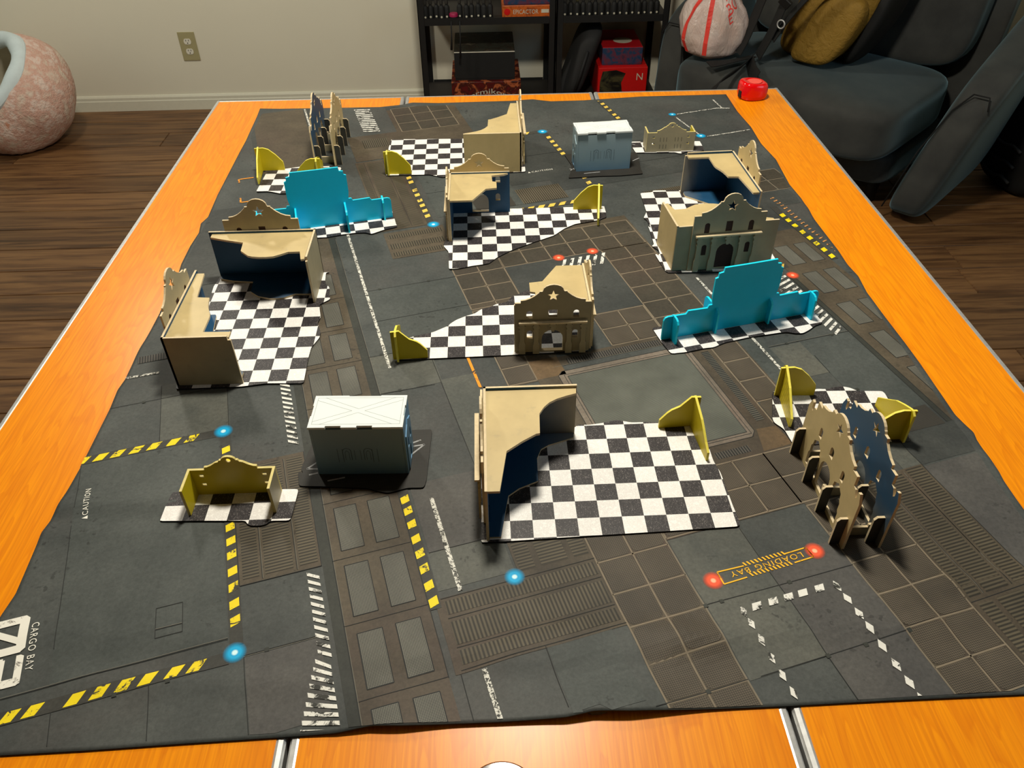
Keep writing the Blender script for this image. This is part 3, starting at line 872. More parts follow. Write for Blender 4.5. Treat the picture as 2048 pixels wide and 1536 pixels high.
# white zebra bands, dashed outline, speckled lines
w = Print(5)
for k in range(11): w.convex([(77.5, 70-9.6*k), (90, 62-9.6*k), (90, 66.2-9.6*k), (77.5, 74.6-9.6*k)])
for k in range(9):
    x0 = 74 - 2.7*k if k < 8 else 53
    w.convex([(max(53, x0), -36-8.4*k), (88, -47-8.4*k), (88, -42.6-8.4*k), (max(53, x0), -31.2-8.4*k)])
for k in range(13): w.convex([(77.5, 402-9.8*k), (90, 394-9.8*k), (90, 398.4-9.8*k), (77.5, 406.6-9.8*k)])
for k in range(13): w.convex([(329, 1236+11*k), (365, 1228+11*k), (365, 1233.5+11*k), (329, 1241.5+11*k)])
for k in range(6): w.convex([(543+14*k, 556), (549+14*k, 556), (566+14*k, 588), (560+14*k, 588)])
for k in range(15):
    v = 436-11.4*k
    w.convex([(849+ (k*1.2), v-13), (885, v), (885, v+5.2), (849 + (k*1.2), v-7.8)])
for u in (511,530,548,565,585): w.convex([(u-7, -114.5), (u+3.5, -114.5), (u+7, -106.5), (u-3.5, -106.5)])
for v in (-112,-127,-146,-165,-184,-203,-222): w.convex([(491.5, v-1), (495, v-7), (498.5, v+1), (495, v+7)])
for v in (-114,-131,-150,-167,-187,-208,-227,-245): w.convex([(600, v), (604, v-7.5), (608, v), (604, v+7.5)])
w.put('printed_white_dash', M['white'])
w = Print(5)
for pts, wd in (([(228.5,2),(228.5,137)],5),([(228,392),(228,800)],4.6),([(227.5,-92),(227.5,-150)],5),([(746,219),(746,470)],4.2),([(220,1259),(220,1420)],4),([(1029,1105),(1132,1108)],3.4),([(1143,973),(1034,970)],3.4),([(1018,1091),(1022,985)],3.4),([(1150,1160),(1144,1104)],3.6),([(1132,1108),(1160,1098)],4),([(-128,485),(-82,484)],4)):
    w.lineto(pts, wd)
w.put('printed_white_line', M['speck'], False)
w = Print(5); w.lineto([(337.5, 312), (338.5, 400)], 4.0); w.lineto([(54,1064),(54,1080),(83,1080)], 3.2); w.lineto([(53,996),(53,977),(80,977)], 3.2); w.put('printed_orange_line', M['orange'], False)
w = Print(5)
for k in range(20):
    v = 458 + 11.2*k
    w.convex([(1006, v-1.6), (1015, v+1.2), (1015, v+4.4), (1006, v+1.6)])
w.put('printed_orange_dash', M['orange_pale'])
# signal lights
def light(lst, m):
    q = Print(6)
    for u, v, r in lst:
        q.cuts.append(len(q.f))
        ring = [(u + r*math.cos(2*math.pi*i/24), v + r*math.sin(2*math.pi*i/24)) for i in range(24)]
        for f0, f1 in ((0.0, 0.34), (0.34, 0.67), (0.67, 1.0)):
            for i in range(24):
                A, B = ring[i], ring[(i+1) % 24]
                quad = [(u+(A[0]-u)*f0, v+(A[1]-v)*f0), (u+(A[0]-u)*f1, v+(A[1]-v)*f1), (u+(B[0]-u)*f1, v+(B[1]-v)*f1), (u+(B[0]-u)*f0, v+(B[1]-v)*f0)]
                uv = [(f0, 0), (f1, 0), (f1, 0), (f0, 0)]
                if f0 == 0: quad = quad[1:3] + quad[:1]; uv = uv[1:3] + uv[:1]
                q.poly([(*uvw(*c), TZ + hmat(*uvw(*c)) + q.z) for c in quad], 0, uv)
    q.put('printed_signal_light', M[m])
light([(0,0,12),(0,331,12.5),(287.5,1,11.5),(380.5,777,12),(704.5,1110,12),(1018,1107,10),(1022,977,12)], 'glow_blue')
light([(485,-68,11.5),(608.5,-67,11.5),(555,597,11),(617,599,11),(896.5,425.5,11)], 'glow_red')
# lettering
def write(body, u, v, ang, size, m, sp=1.12, name='printed_lettering', width=None):
    polys, wd = text_polys(body, size, sp)
    k = (width/wd) if width else 1.0
    ca, sa = math.cos(math.radians(ang)), math.sin(math.radians(ang))
    q = Print(6)
    for t in polys: q.cell([(u + a*k*ca - b*sa, v + a*k*sa + b*ca) for a, b in t])
    return q.put(name, M[m], False)
write('CARGO BAY', -194, 96.5, -90, 7.0, 'white_text', 1.2, width=55)
write('CAUTION', -153.5, 234, 90, 6.2, 'white_text', 1.15, width=43)
write('CAUTION', 617, 921.5, 0, 6.0, 'white_text', 1.15, width=44)
write('LOADING BAY', 593, -63.9, 180, 6.6, 'sign_yellow', 1.2, width=87)
q = Print(6)
q.convex([(-153.5,227.5),(-153.5,232.5),(-160,230)]); q.convex([(609,921.5),(614.5,921.5),(611.7,927.5)])
# big "02" of the cargo bay, read from the left
def gl(poly):      # glyph x runs along -v, glyph y along +u
    q.convex([(-236+b, 109-a) for a, b in poly])
t_ = 9
for poly in ([(4,0),(40,0),(36,t_),(4,t_)],[(4,30),(40,30),(44,34),(40,39),(4,39),(0,35)],[(0,4),(t_,4),(t_,35),(0,35)],[(35,0),(40,0),(44,4),(44,35),(35,35)],[(9,5),(17,5),(36,34),(28,34)]): gl(poly)
X0 = 47
for poly in ([(0,32),(32,32),(34,35),(32,39),(2,39),(0,36)],[(25,17),(34,17),(34,36),(25,36)],[(2,15),(32,15),(34,18),(32,22),(2,22)],[(0,0),(t_,0),(t_,20),(0,20)],[(0,0),(34,0),(34,7),(0,7)]): gl([(a+X0, b) for a, b in poly])
q.put('printed_number', M['white_text'], False)
q = Print(6)
for pts in ([(525,-61),(494,-59.5),(493.5,-75.5),(521,-75)],[(575,-60.5),(601.5,-60),(603,-73.5),(579,-74)]): q.lineto(pts, 1.5)
for k in range(11):
    for v0 in (-59, -73):
        u = 527 + k*4.7; q.convex([(u, v0-2.6), (u+2.1, v0-2.6), (u+0.2, v0+2.2), (u-1.9, v0+2.2)])
q.put('printed_sign_frame', M['sign_yellow'], False)
# ------------------------------------------------------------------ footprint mats under the scenery
FT = 0.0024                              # their thickness
FZ = TZ + 0.0003
def smooth_loop(pts, sharp=60):
    """rounds the loop a little: corner cutting twice"""
    for _ in range(2):
        out = []
        for i in range(len(pts)):
            p, q = Vector(pts[i]), Vector(pts[(i+1) % len(pts)])
            L = (q-p).length
            k = min(0.25, 0.0022/L) if L > 0 else 0.25
            out += [tuple(p.lerp(q, k)), tuple(p.lerp(q, 1-k))]
        pts = out
    return pts
def footprint(label, pts, orig, ang, white_ur, z0=0.0026):
    """pts: (px, py) pixels on the mat level or ('w', x, y) world points; orig: a crossing of the printed squares"""
    loop = [(p[1], p[2]) if p[0] == 'w' else tuple(P(p[0], p[1], z0))[:2] for p in pts]
    loop = smooth_loop(loop)
    o = P(orig[0], orig[1], z0)
    ca, sa = math.cos(math.radians(ang)), math.sin(math.radians(ang))
    mb = MB()
    mb.plate(loop, (), FZ, FZ+FT, None, (0, 1, 1))
    off = 0.0 if white_ur else 1.0
    mb.uv = [[(((x-o.x)*ca + (y-o.y)*sa)/0.0254 + off + 40, (-(x-o.x)*sa + (y-o.y)*ca)/0.0254 + 40) for x, y in u] for u in mb.uv]
    # parity 0 is white: MODULO(fu+fv) = 0
    c = Vector((sum(p[0] for p in loop)/len(loop), sum(p[1] for p in loop)/len(loop), FZ))
    mb.v = [(v[0]-c.x, v[1]-c.y, v[2]-c.z) for v in mb.v]
    f = mb.build('scenery_footprint', [M['checker'], M['mat_edge']])
    f.location = c
    return tag(f, label, 'footprint mat', 'checkered footprint mats under the scenery')

footprint('large checkered footprint mat at left under the two facing star-gabled ruins',
    [(350.8,778),(427,775),(484,773),(498,771),(534,766.5),(607,766.5),(617,714.6),(622.7,694.8),(639.2,675),(641.4,664),(634.8,646.3),(641.4,634.2),(639.2,617.6),(639,609),(660.7,598.3),(658,588),(659,575),(650,566),(652,545),('w',-.2985,-.8045),('w',-.478,-.8045),(438,558),(427.6,572.3),(417,606),(417,619),(420,629),('w',-.474,-.925)],
    (542.6, 739.8), 0.6, True)
footprint('checkered footprint mat at right under the star-fronted house and the blue-lined ruin',
    [(1280.5,386.2),(1304,384.5),(1306,381),(1367,380.5),('w',.436,-.541),('w',.442,-.835),(1455,542.5),(1335.2,545.4),(1330,541),(1312,512),(1310,506),(1318,512),(1317,500),(1303,492),(1308,489),(1300,462),(1296,452),(1302,456),(1294,440),(1287,436),(1293,424)],
    (1310.2, 396.1), -0.5, False)
footprint('ragged triangular checkered footprint mat in the middle of the board, beyond the dark star-fronted house',
    [(898,538.3),(919,537),(943,532),(978,527),(994,515),(1022,501),(1066,485),(1108,471),(1129,457),(1150,448),(1195,440.5),(1213.1,434.2),(1211.8,422.4),('w',.181,-.600),('w',-.105,-.600),('w',-.1085,-.700),(889,484),(887,492),(897,503),(897.5,520)],
    (935.1, 504.7), 0.5, True)
footprint('checkered footprint mat under the near ruin, widest and closest to the camera',
    [(968.3,1084.7),(1030,1081.5),(1190,1071),(1330,1062.5),(1479.6,1052.5),(1478,1040),(1466,1012),(1441,945),(1426.8,922),('w',.2295,-1.196),(1318,845),(1300,844),(1262,845),(1235,840),(1205,846),(1176,850),(1154,849),('w',.068,-1.196),('w',-.052,-1.196),('w',-.0535,-1.375)],
    (1064.9, 1040.3), 0.4, False)
footprint('ragged triangular checkered footprint mat under the dark star-fronted house',
    [(793.9,719.8),(1000,711),(1176.7,701.1),('w',.1065,-.870),(1054.3,580),(1042,586),(1024,593),(1014,604),(991.8,608.5),(978,615),(962,618.5),(950,627),(932,632),(912,640),(899,648.5),(898,651),(866,664.5),(831,672),(814,677),('w',-.172,-.99)],
    (931, 651.8), 0.3, False)
footprint('small checkered footprint mat under the small yellow-backed facade at lower left',
    [(317.6,1042),(400,1041.5),(491,1041.5),(494,1047),(500,1051),(520,1051.5),(534,1048),(540,1041.5),(580,1041),(584,1030),(597.4,978),(470,980),(345,984),(337,1000)],
    (463.6, 1007.7), 0.2, True)
footprint('checkered footprint mat under the far plain-walled ruin',
    [(771.7,350.9),(860,349),(873,352),(885,354.5),(900,352),(930,349),(1051,343.1),('w',.0415,-.262),(924,277.5),(800,278.5),(782.5,279),(779,290),(777,297),(776,310),(770,338)],
    (852.7, 298.1), 0.8, True)
footprint('long checkered footprint mat under the right-hand blue wall',
    [(1342.3,707.3),(1374,704),(1408,696.5),(1428,694.5),(1440,689),(1452,684.5),(1495,675),(1564,664.5),(1577,664),(1589,666.5),(1606,666.5),(1618,660),(1632,650),(1646,645.5),(1630,626.8),('w',.447,-.928),('w',.203,-.986),(1306.9,660.1),(1322,683)],
    (1495.5, 671.2), 13.4, True)
footprint('long checkered footprint mat under the left-hand blue wall',
    [('w',-.3405,-.6885),(655,474.5),(684,469),(712,465.5),(731,465),(743,468),(768,459.5),(795.4,453.3),(792,448),(785.6,424),('w',-.222,-.578),('w',-.462,-.632),('w',-.447,-.690)],
    (739, 457.8), 12.4, False)
footprint('small checkered footprint mat at right under two yellow corner walls',
    [(1823.7,883.5),(1763,884),('w',.352,-1.2405),(1586,888),(1568,858),(1548,845),(1544.4,835),(1545,810),(1544.4,782.8),(1620,782),(1634,777.5),(1652,778.5),(1668,774),(1686,773),(1702,776),(1714,782),(1765.4,782.1),('w',.4885,-1.16)],
    (1664.7, 807), -1.5, True)
footprint('small checkered footprint mat under the small far tan facade',
    [(1271.6,305.6),(1350,304.5),(1358,307),(1366,306.5),(1372,303.5),(1408.5,301.4),(1404.4,290.6),(1400.7,282.3),('w',.275,-.3115),(1265,295)],
    (1380.7, 292.1), 0.3, True)
footprint('small checkered footprint mat at far left under two yellow corner walls',
    [(512.2,383.3),(536,382.5),(548,384.5),(560,387),(573.2,386.7),('w',-.334,-.508),('w',-.328,-.448),(686,346),(679.7,331.5),(632,333),(611,332),(582,336),(534.2,343.2)],
    (573.2, 358.4), -1.0, True)
def dark_footprint(label, pts, marks):
    loop = [(p[1], p[2]) if p[0] == 'w' else tuple(P(p[0], p[1], 0.0026))[:2] for p in pts]
    loop = smooth_loop(loop)
    c = Vector((sum(p[0] for p in loop)/len(loop), sum(p[1] for p in loop)/len(loop), FZ))
    mb = MB(); mb.plate(loop, (), 0.0, FT, lambda a, b, h: (a-c.x, b-c.y, h), (0, 1, 1))
    mb.uv = [[(x*1000, y*1000) for x, y in u] for u in mb.uv]
    f = mb.build('dark_footprint', [M['black_print'], M['mat_edge']]); f.location = c
    tag(f, label, 'footprint mat')
    q = MB()
    for l in marks:
        pts2 = [P(x, y, 0.0026) - c for x, y in l]
        for a, b in zip(pts2, pts2[1:]):
            d = (b-a).normalized(); n = Vector((-d.y, d.x, 0))*0.0011
            q.poly([(*(a-n).xy, FT+0.00012), (*(b-n).xy, FT+0.00012), (*(b+n).xy, FT+0.00012), (*(a+n).xy, FT+0.00012)])
    q.build('printed_lightning_line', M['white_dim'], f)
    return f
M['white_dim'] = paint('print_dim_white', lin(150, 150, 150), 0.36, 120, lin(60, 58, 56))
dark_footprint('black footprint mat with white lightning lines under the near silver container',
    [(598,972),(640,972.5),(690,975),(735,976),(752,981),(775,986),(795,981),(815,975.5),(848,975),(853,960),(864,861),('w',-.117,-1.1905),('w',-.262,-1.1905),(605,930),(602,938),(607,947),(596,943)],
    [[(825,886),(836,882),(842,880)],[(825,893),(849,889),(823,909)],[(640,921),(614,938),(636,938)],[(618,950),(636,946)],[(655,962),(690,955)]])
dark_footprint('black footprint mat with white lightning lines under the far silver container',
    [(1136.8,355.7),(1200,352),(1240,351),(1286.2,347),(1282,338),(1278,318),('w',.277,-.365),('w',.126,-.367),(1143,330),(1141,345)],
    [[(1139,338),(1153,339)],[(1141,341),(1153,334)],[(1265,322),(1278,316)],[(1264,288),(1270,290)],[(1168,347),(1200,344)]])

# ------------------------------------------------------------------ laser-cut kit buildings
BZ = FZ + FT + 0.0001
mmk = lambda l: [(a/1000.0, b/1000.0) for a, b in l]
def arch(cx, w, z0, z1, n=8):
    r = w/2.0
    return [(cx-r, z0), (cx+r, z0)] + [(cx + r*math.cos(math.pi*i/n), z1 - r + r*math.sin(math.pi*i/n)) for i in range(n+1)]
def star(cx, cz, r):
    return [(cx + (r if i % 2 == 0 else r*0.40)*math.sin(math.pi*i/5), cz + (r if i % 2 == 0 else r*0.40)*math.cos(math.pi*i/5)) for i in range(10)]
def gable_half(kind):
    if kind == 'long': return [(59,0),(59,98),(48,98),(48,103)] + [(48-28*t, 103 + 15.5*t*t) for t in (.25,.5,.75,1)] + [(20,120),(16,120)] + [(15.2*math.cos(a), 121.5 + 11.5*math.sin(a)) for a in (0,.4,.8,1.2)]
    return [(52.5,0),(52.5,84),(44.5,84),(44.5,88)] + [(44.5-25.5*t, 88 + 12.5*t*t) for t in (.25,.5,.75,1)] + [(19,102),(15,102)] + [(14*math.cos(a), 103.5 + 9*math.sin(a)) for a in (0,.4,.8,1.2)]
def gable(kind, base=0.0):
    h = gable_half(kind); h[0] = (h[0][0], base)
    top = 133.0 if kind == 'long' else 112.6
    return [(-x, z) for x, z in h] + [(0, top)] + [(x, z) for x, z in reversed(h)]
def column(cx, top):
    half = [(4.6,0),(4.6,top*.30),(4.0,top*.32),(3.4,top*.36),(3.0,top*.40),(3.3,top*.72),(4.2,top*.74),(4.2,top*.77),(3.1,top*.79),(3.4,top*.84),(4.8,top*.87),(4.8,top*.91),(3.2,top*.93),(3.2,top)]
    return [(cx+x, z) for x, z in half] + [(cx-x, z) for x, z in reversed(half)]
def keystone(cx, z0, z1):
    half = [(1.8,z0),(3.6,z0+(z1-z0)*.35),(2.6,z0+(z1-z0)*.5),(5.4,z0+(z1-z0)*.62),(5.4,z0+(z1-z0)*.76),(3.4,z0+(z1-z0)*.8),(3.4,z1)]
    return [(cx+x, z) for x, z in half] + [(cx-x, z) for x, z in reversed(half)]
def front(y): return lambda a, b, c, y=y: (a, y - c, b)          # plate in the XZ plane, its hi face looks to -Y
def vplate(t, name, outl, holes, y_out, th, mats, mi=(0, 1, 2), label=None):
    mb = MB(); mb.plate(mmk(outl), [mmk(h) for h in holes], -th/1000.0, 0.0, front(y_out/1000.0), mi)
    o = mb.build(name, mats, t)
    if label: o['label'] = label
    return o
def xplate(t, name, outl, holes, x_out, th, mats, sgn=-1, mi=(0, 1, 2)):
    """plate in the YZ plane at x_out, outside looking to sgn*X"""
    mb = MB(); mb.plate(mmk(outl), [mmk(h) for h in holes], -th/1000.0, 0.0, lambda a, b, c: (x_out/1000.0 + sgn*c, a, b) if sgn > 0 else (x_out/1000.0 - c, a, b), mi)
    o = mb.build(name, mats, t); return o
def hplate(t, name, outl, z0, z1, mats, mi=(0, 1, 2)):
    mb = MB(); mb.plate(mmk(outl), (), z0/1000.0, z1/1000.0, None, mi)
    return mb.build(name, mats, t)
SHELL = ['tan', 'blue_in', 'tan_edge']
def mats(*k): return [M[i] for i in k]
def fix(o):
    import bmesh
    bm = bmesh.new(); bm.from_mesh(o.data); bmesh.ops.recalc_face_normals(bm, faces=bm.faces); bm.to_mesh(o.data); bm.free()
    return o
def facade_parts(t, cx, kind, y0, backings, outer='tan'):
    """the star-gabled front stuck on a wall: facade, ledge, columns, keystone, dark plates as shade behind the openings"""
    L = kind == 'long'
    wz, wt = (67, 85) if L else (58.5, 71)
    wx = 36 if L else 32.5
    led = 63 if L else 53
    sq = 5.4 if L else 6.2
    holes = [star(cx, 111.5 if L else 94.5, 10.2 if L else 9.0), arch(cx-wx, 8.4, wz, wt), arch(cx+wx, 8.4, wz, wt),
             [(cx-sq, wz+1), (cx+sq, wz+1), (cx+sq, wt+1), (cx-sq, wt+1)],
             arch(cx-wx+(0 if L else .5), 8.2, 27 if L else 23.5, 46 if L else 37.5), arch(cx+wx-(0 if L else .5), 8.2, 27 if L else 23.5, 46 if L else 37.5),
             arch(cx, 29 if L else 30, 2.0, 46 if L else 38)]
    out = [(a+cx, b) for a, b in gable(kind)]
    f = vplate(t, 'facade', out, holes, y0, 2.6, mats(outer, outer, 'tan_edge'))
    y1 = y0 - 2.6 - 0.05
    yc = y1 - 2.2      # the columns stand clear of the wall under the ledge
    for x in ((-47, -23, 23, 47) if L else (-43, -23, 23, 43)):
        vplate(t, 'column', column(cx+x, led), [], yc, 2.4, mats(outer, outer, outer))
    vplate(t, 'keystone', keystone(cx, 46.5 if L else 38.5, led), [], yc, 2.4, mats(outer, outer, outer))
    hw = 54 if L else 47.5
    mb = MB(); mb.box(((cx-hw)/1000, (y1-5.2)/1000, led/1000), ((cx+hw)/1000, (y1)/1000, (led+2.6)/1000))
    mb.build('ledge', M['tan_edge'], t)
    if backings:  # dark plates stand in for the shaded board behind the openings
        vplate(t, 'shaded_door_backing', [(cx-16,1),(cx+16,1),(cx+16,48),(cx-16,48)], [], y0+0.9, 0.8, mats('dark_brown', 'dark_brown', 'dark_brown'))
        for x, za, zb in ((-wx, wz-2, wt+2), (wx, wz-2, wt+2), (0, wz-1, wt+3), (-wx, 25, 48), (wx, 25, 48)):
            vplate(t, 'shaded_window_backing', [(cx+x-6.5,za),(cx+x+6.5,za),(cx+x+6.5,zb),(cx+x-6.5,zb)], [], y0+0.9, 0.8, mats('dark_brown', 'dark_brown', 'dark_brown'))
    return f
def mirror(l, w): return [(w-a, b) for a, b in l]
def ruin_long(label, x, y, rz, hand, roof, floor, outer='tan', end='tan'):
    """170 x 90 ruin: long wall with star gable, one plain end wall, ragged roof and floor. hand 1 = end wall at local x = 0"""
    t = thing('ruined_building', label, 'scenery building', (x, y, BZ), math.radians(rz), 'star-gabled scenery ruins')
    Lx, D = 168, 90
    outl = [(0,0),(Lx,0),(Lx,80),(0,80)]
    vplate(t, 'long_wall', outl, [], 0, 3, mats(outer, 'blue_in', 'tan_edge'))
    facade_parts(t, 84, 'long', -1.0-2.0, True, outer)
    e = [(0,0),(D,0),(D,74),(D-4,74),(D-4,80),(0,80)]
    xplate(t, 'end_wall', [(a+0.05 if a == 0 else a, b) for a, b in e], [], 0 if hand > 0 else Lx, 3, mats(end, 'blue_in', 'tan_edge'), -1 if hand > 0 else 1)
    flip = (lambda l: l) if hand > 0 else (lambda l: mirror(l, Lx))
    hplate(t, 'roof', flip(roof), 73.2, 76.4, mats('tan', 'blue_face', 'tan_edge'))
    hplate(t, 'floor_plate', flip(floor), 0.1, 3.2, mats('floor_mix', 'blue_face', 'tan_edge'))
    return t
M['floor_mix'] = blue_inside('dark_blue_floor_overspray', 0.070, 0.13, 0.45)
ROOF_J = [(5,3),(5,86),(10,87),(15,64),(33,64),(44,71),(53,76),(64,77.5),(75,77),(85,75),(92,72),(106,57),(108,32),(136,23),(163,13),(163,3)]
FLOOR_J = [(4,4),(4,68),(15,69),(35,68),(51,78),(62,79.5),(73,79),(92,72),(106,59),(109,29),(141,25),(164,17),(164,4)]
ROOF_K = mirror([(4,3),(4,14),(67,20),(69,38),(80,39.5),(90,41.5),(100,45),(108,48.5),(116,50),(151,50),(152,87),(164,87),(164,3)], 168)
FLOOR_K = mirror([(4,4),(4,12),(7,14),(47,19),(47,44),(108,46),(147,86),(160,86),(164,84),(164,4)], 168)
ruin_long('left ruined building with tall star gable behind its roof and dark blue open front', -0.309, -0.803, 180, 1, ROOF_J, FLOOR_J, end='grey_tan', outer='grey_tan')
ruin_long('star-fronted tan building at right with brown shaded openings facing the camera', 0.2615, -0.8305, 5.5, 1, ROOF_J, FLOOR_J, outer='grey_tan', end='tan')
ruin_long('ruined building nearest the left table edge, plain wall facing the camera', -0.468, -0.9185, -90, -1, ROOF_K, FLOOR_K, outer='grey_tan', end='grey_tan')
ruin_long('dark blue lined ruined building at right, behind the tan star-fronted house', 0.4285, -0.716, 92.5, -1, ROOF_K, FLOOR_K)

ROOF_M = [(3,3),(3,112),(13,111),(17,99),(22,87),(28,78),(36,71),(47,65),(80,63.5),(81,59),(92,43),(107,25),(166,16),(166,3)]
FLOOR_M = [(3.5,3.5),(3.5,112),(12,111),(17,98),(24,79),(31,69),(47,63),(84,62),(95,39),(106,26),(166,16),(166,3.5)]
def ruin_wide(label, x, y, rz):
    t = thing('ruined_building', label, 'scenery building', (x, y, BZ), math.radians(rz), 'star-gabled scenery ruins')
    Lx, D = 169, 113
    vplate(t, 'long_wall', [(0,0),(Lx,0),(Lx,80),(0,80)], [], 0, 3, mats('tan', 'blue_in', 'tan_edge'))
    facade_parts(t, 85, 'long', -3.0, False)
    xplate(t, 'end_wall', [(0.05,0),(D,0),(D,80),(0.05,80)], [], 0, 3, mats('tan', 'blue_in', 'tan_edge'), -1)
    hplate(t, 'roof', ROOF_M, 73.2, 76.4, mats('tan', 'blue_face', 'tan_edge'))
    hplate(t, 'floor_plate', FLOOR_M, 0.1, 2.4, mats('floor_mix', 'blue_face', 'tan_edge'))
    return t
ruin_wide('nearest ruined building, golden ragged roof and navy interior on the big checkered mat', -0.0475, -1.2045, -90)
ruin_wide('far ruined building with broad plain tan wall facing the camera', 0.0335, -0.4445, 90)

ROOF_L = [(104,3),(3,3),(11,8),(32,12),(31,35),(24,37),(24,60),(43,63),(66,104),(104,104)]
def ruin_small(label, x, y, rz, outer):
    t = thing('ruined_building', label, 'scenery building', (x, y, BZ), math.radians(rz), 'star-gabled scenery ruins')
    S = 107
    def wh(cx):
        return [arch(cx-32.5, 8.4, 58.5, 71), arch(cx+32.5, 8.4, 58.5, 71), [(cx-6.2, 59.5), (cx+6.2, 59.5), (cx+6.2, 72), (cx-6.2, 72)],
                arch(cx-32, 8.2, 23.5, 37.5), arch(cx+32, 8.2, 23.5, 37.5), arch(cx, 30, 2.0, 38)]
    vplate(t, 'long_wall', [(0,0),(S,0),(S,79),(0,79)], wh(53.5), 0, 3, mats(outer, 'blue_face', 'tan_edge'))
    facade_parts(t, 53.5, 'small', -3.0+0.0, False, outer)
    xplate(t, 'end_wall', [(0.05,0),(S-2,0),(S-2,79),(0.05,79)], [], S, 3, mats('tan', 'blue_face', 'tan_edge'), 1)
    # second star gable on the end wall
    sub = [(a+53.5, b) for a, b in gable('small')]
    mb = MB(); mb.plate(mmk(sub), [mmk(star(53.5, 94.5, 9))], -0.0026, 0.0, lambda a, b, c: ((S+2.9)/1000.0 + c, a, b), (0, 1, 2))
    mb.build('facade', mats('tan', 'tan', 'tan_edge'), t)
    for xx in (10.5, 30.5, 76.5, 96.5):
        mb = MB(); mb.plate(mmk(column(xx, 53)), (), 0.0001, 0.0026, lambda a, b, c: ((S+2.9)/1000.0 + c, a, b), (0, 0, 2))
        mb.build('column', mats('tan', 'tan', 'tan_edge'), t)
    mb = MB(); mb.box(((S+3.0)/1000, 0.006, 0.053), ((S+8.2)/1000, 0.101, 0.0556)); mb.build('ledge', M['tan_edge'], t)
    hplate(t, 'roof', ROOF_L, 73.2, 76.4, mats('tan', 'blue_face', 'tan_edge'))
    return t
ruin_small('small star-fronted building in the centre, dark front facing the camera', -0.0035, -1.0325, 0.0, 'grey_tan')
ruin_small('small ruined building beyond the centre, open front and blue rear wall under a golden roof', 0.0045, -0.6095, 180.0, 'tan')

# ---- twin open facade frames
def frame_profile():
    half = [(79,0),(79,72),(74.5,83),(70.5,82),(70.5,74),(68,71),(66,75),(64,79),(59,80),(59,93),(48,92),(48,97),(40,98.5),(32,102),(25,107.5),(24,112),(17,111.5),(15.5,114.5)] + [(14.5*math.cos(a), 113+9*math.sin(a)) for a in (.25,.6,1.0,1.3)]
    return [(79-x, z) for x, z in half] + [(79, 122.2)] + [(79+x, z) for x, z in reversed(half)]
def pointed(cx, w, z0, z1):
    r = w/2
    return [(cx-r,z0),(cx+r,z0),(cx+r,z0+(z1-z0)*.35),(cx+r-2.2,z0+(z1-z0)*.42),(cx+r-2.2,z0+(z1-z0)*.62),(cx+r*.7,z0+(z1-z0)*.70),(cx+r*.62,z0+(z1-z0)*.86),(cx,z1),(cx-r*.62,z0+(z1-z0)*.86),(cx-r*.7,z0+(z1-z0)*.70),(cx-r+2.2,z0+(z1-z0)*.62),(cx-r+2.2,z0+(z1-z0)*.42),(cx-r,z0+(z1-z0)*.35)]
def twin_frames(label, x, y, rz):
    t = thing('open_facade_pair', label, 'scenery gate', (x, y, FZ+.0001), math.radians(rz), 'open twin facade frames')
    holes = [star(79, 104, 9.0), arch(79-34, 7.5, 60, 74), arch(79+34, 7.5, 60, 74), arch(79, 9, 62, 76), pointed(79-33, 31, 7, 55), pointed(79+33, 31, 7, 55), arch(79, 29, 7, 50)]
    vplate(t, 'facade_frame', frame_profile(), holes, 0, 3, mats('tan', 'frame_blue', 'tan_edge'))
    vplate(t, 'facade_frame', frame_profile(), holes, 40, 3, mats('frame_blue', 'tan', 'tan_edge'))
    for y0 in (0, 40):
        for s in (9, 57, 103, 149):
            mb = MB()
            mb.plate(mmk([(0,0),(0,41),(-8,41),(-11,37),(-11,0)]), (), -0.0015, 0.0015, lambda a, b, c, s=s, y0=y0: (s/1000.0 + c, a + (y0-0.05)/1000.0, b), (0, 0, 1))
            mb.build('fin', mats('black_side', 'tan_edge'), t)
    for s in (20, 79, 138):
        mb = MB()
        mb.plate(mmk([(3.1,0),(36.9,0),(36.9,17),(33,17),(33,13),(7,13),(7,17),(3.1,17)]), (), -0.0015, 0.0015, lambda a, b, c, s=s: (s/1000.0 + c, a, b), (0, 0, 1))
        mb.build('cross_plate', mats('grey_tan', 'tan_edge'), t)
    return t
M['black_side'] = plain('near_black_side', (0.030, 0.030, 0.026), 0.5, 0.4, var=0.3)  # near-black on both fin faces, rims stay tan
twin_frames('pair of open star-topped facade frames standing at the right near the printed LOADING BAY sign', 0.3385, -1.2425, -90)
twin_frames('pair of open star-topped facade frames at the far left of the board', -0.3430, -0.3930, 90)

# ---- yellow corner walls: two slotted boards
CONC = [(-7,0),(-7,47.5),(5,48.5),(18,34),(28,29),(33,24.5),(42,13),(42,0)]
CONV = [(-7,0),(-7,46.5),(10,47.5),(20,44),(32,33),(44,18),(45,12),(45,0)]
LONG = [(-8,0),(-8,44),(-3,48.5),(2,48),(16,43),(30,37),(41,29),(54,20),(63,14),(63,0)]
def corner_wall(label, x, y, a1, prof1, a2, prof2=LONG, brick=False, base=True):
    t = thing('corner_wall', label, 'scenery wall', (x, y, BZ if base else FZ), 0, 'yellow slotted corner walls')
    for k, (ang, pr, br) in enumerate(((a1, prof1, False), (a2, prof2, brick))):
        ca, sa = math.cos(math.radians(ang)), math.sin(math.radians(ang))
        mb = MB()
        mb.plate(mmk(pr), (), -0.0015, 0.0015, lambda a, b, c, ca=ca, sa=sa: (a*ca + c*sa, a*sa - c*ca, b), (0, 1, 2))
        mb.build('wall_panel', [M['yellow_brick'] if br else M['yellow_board'], M['yellow_brick'] if br else M['yellow_board'], M['yellow_edge']], t)
    return t
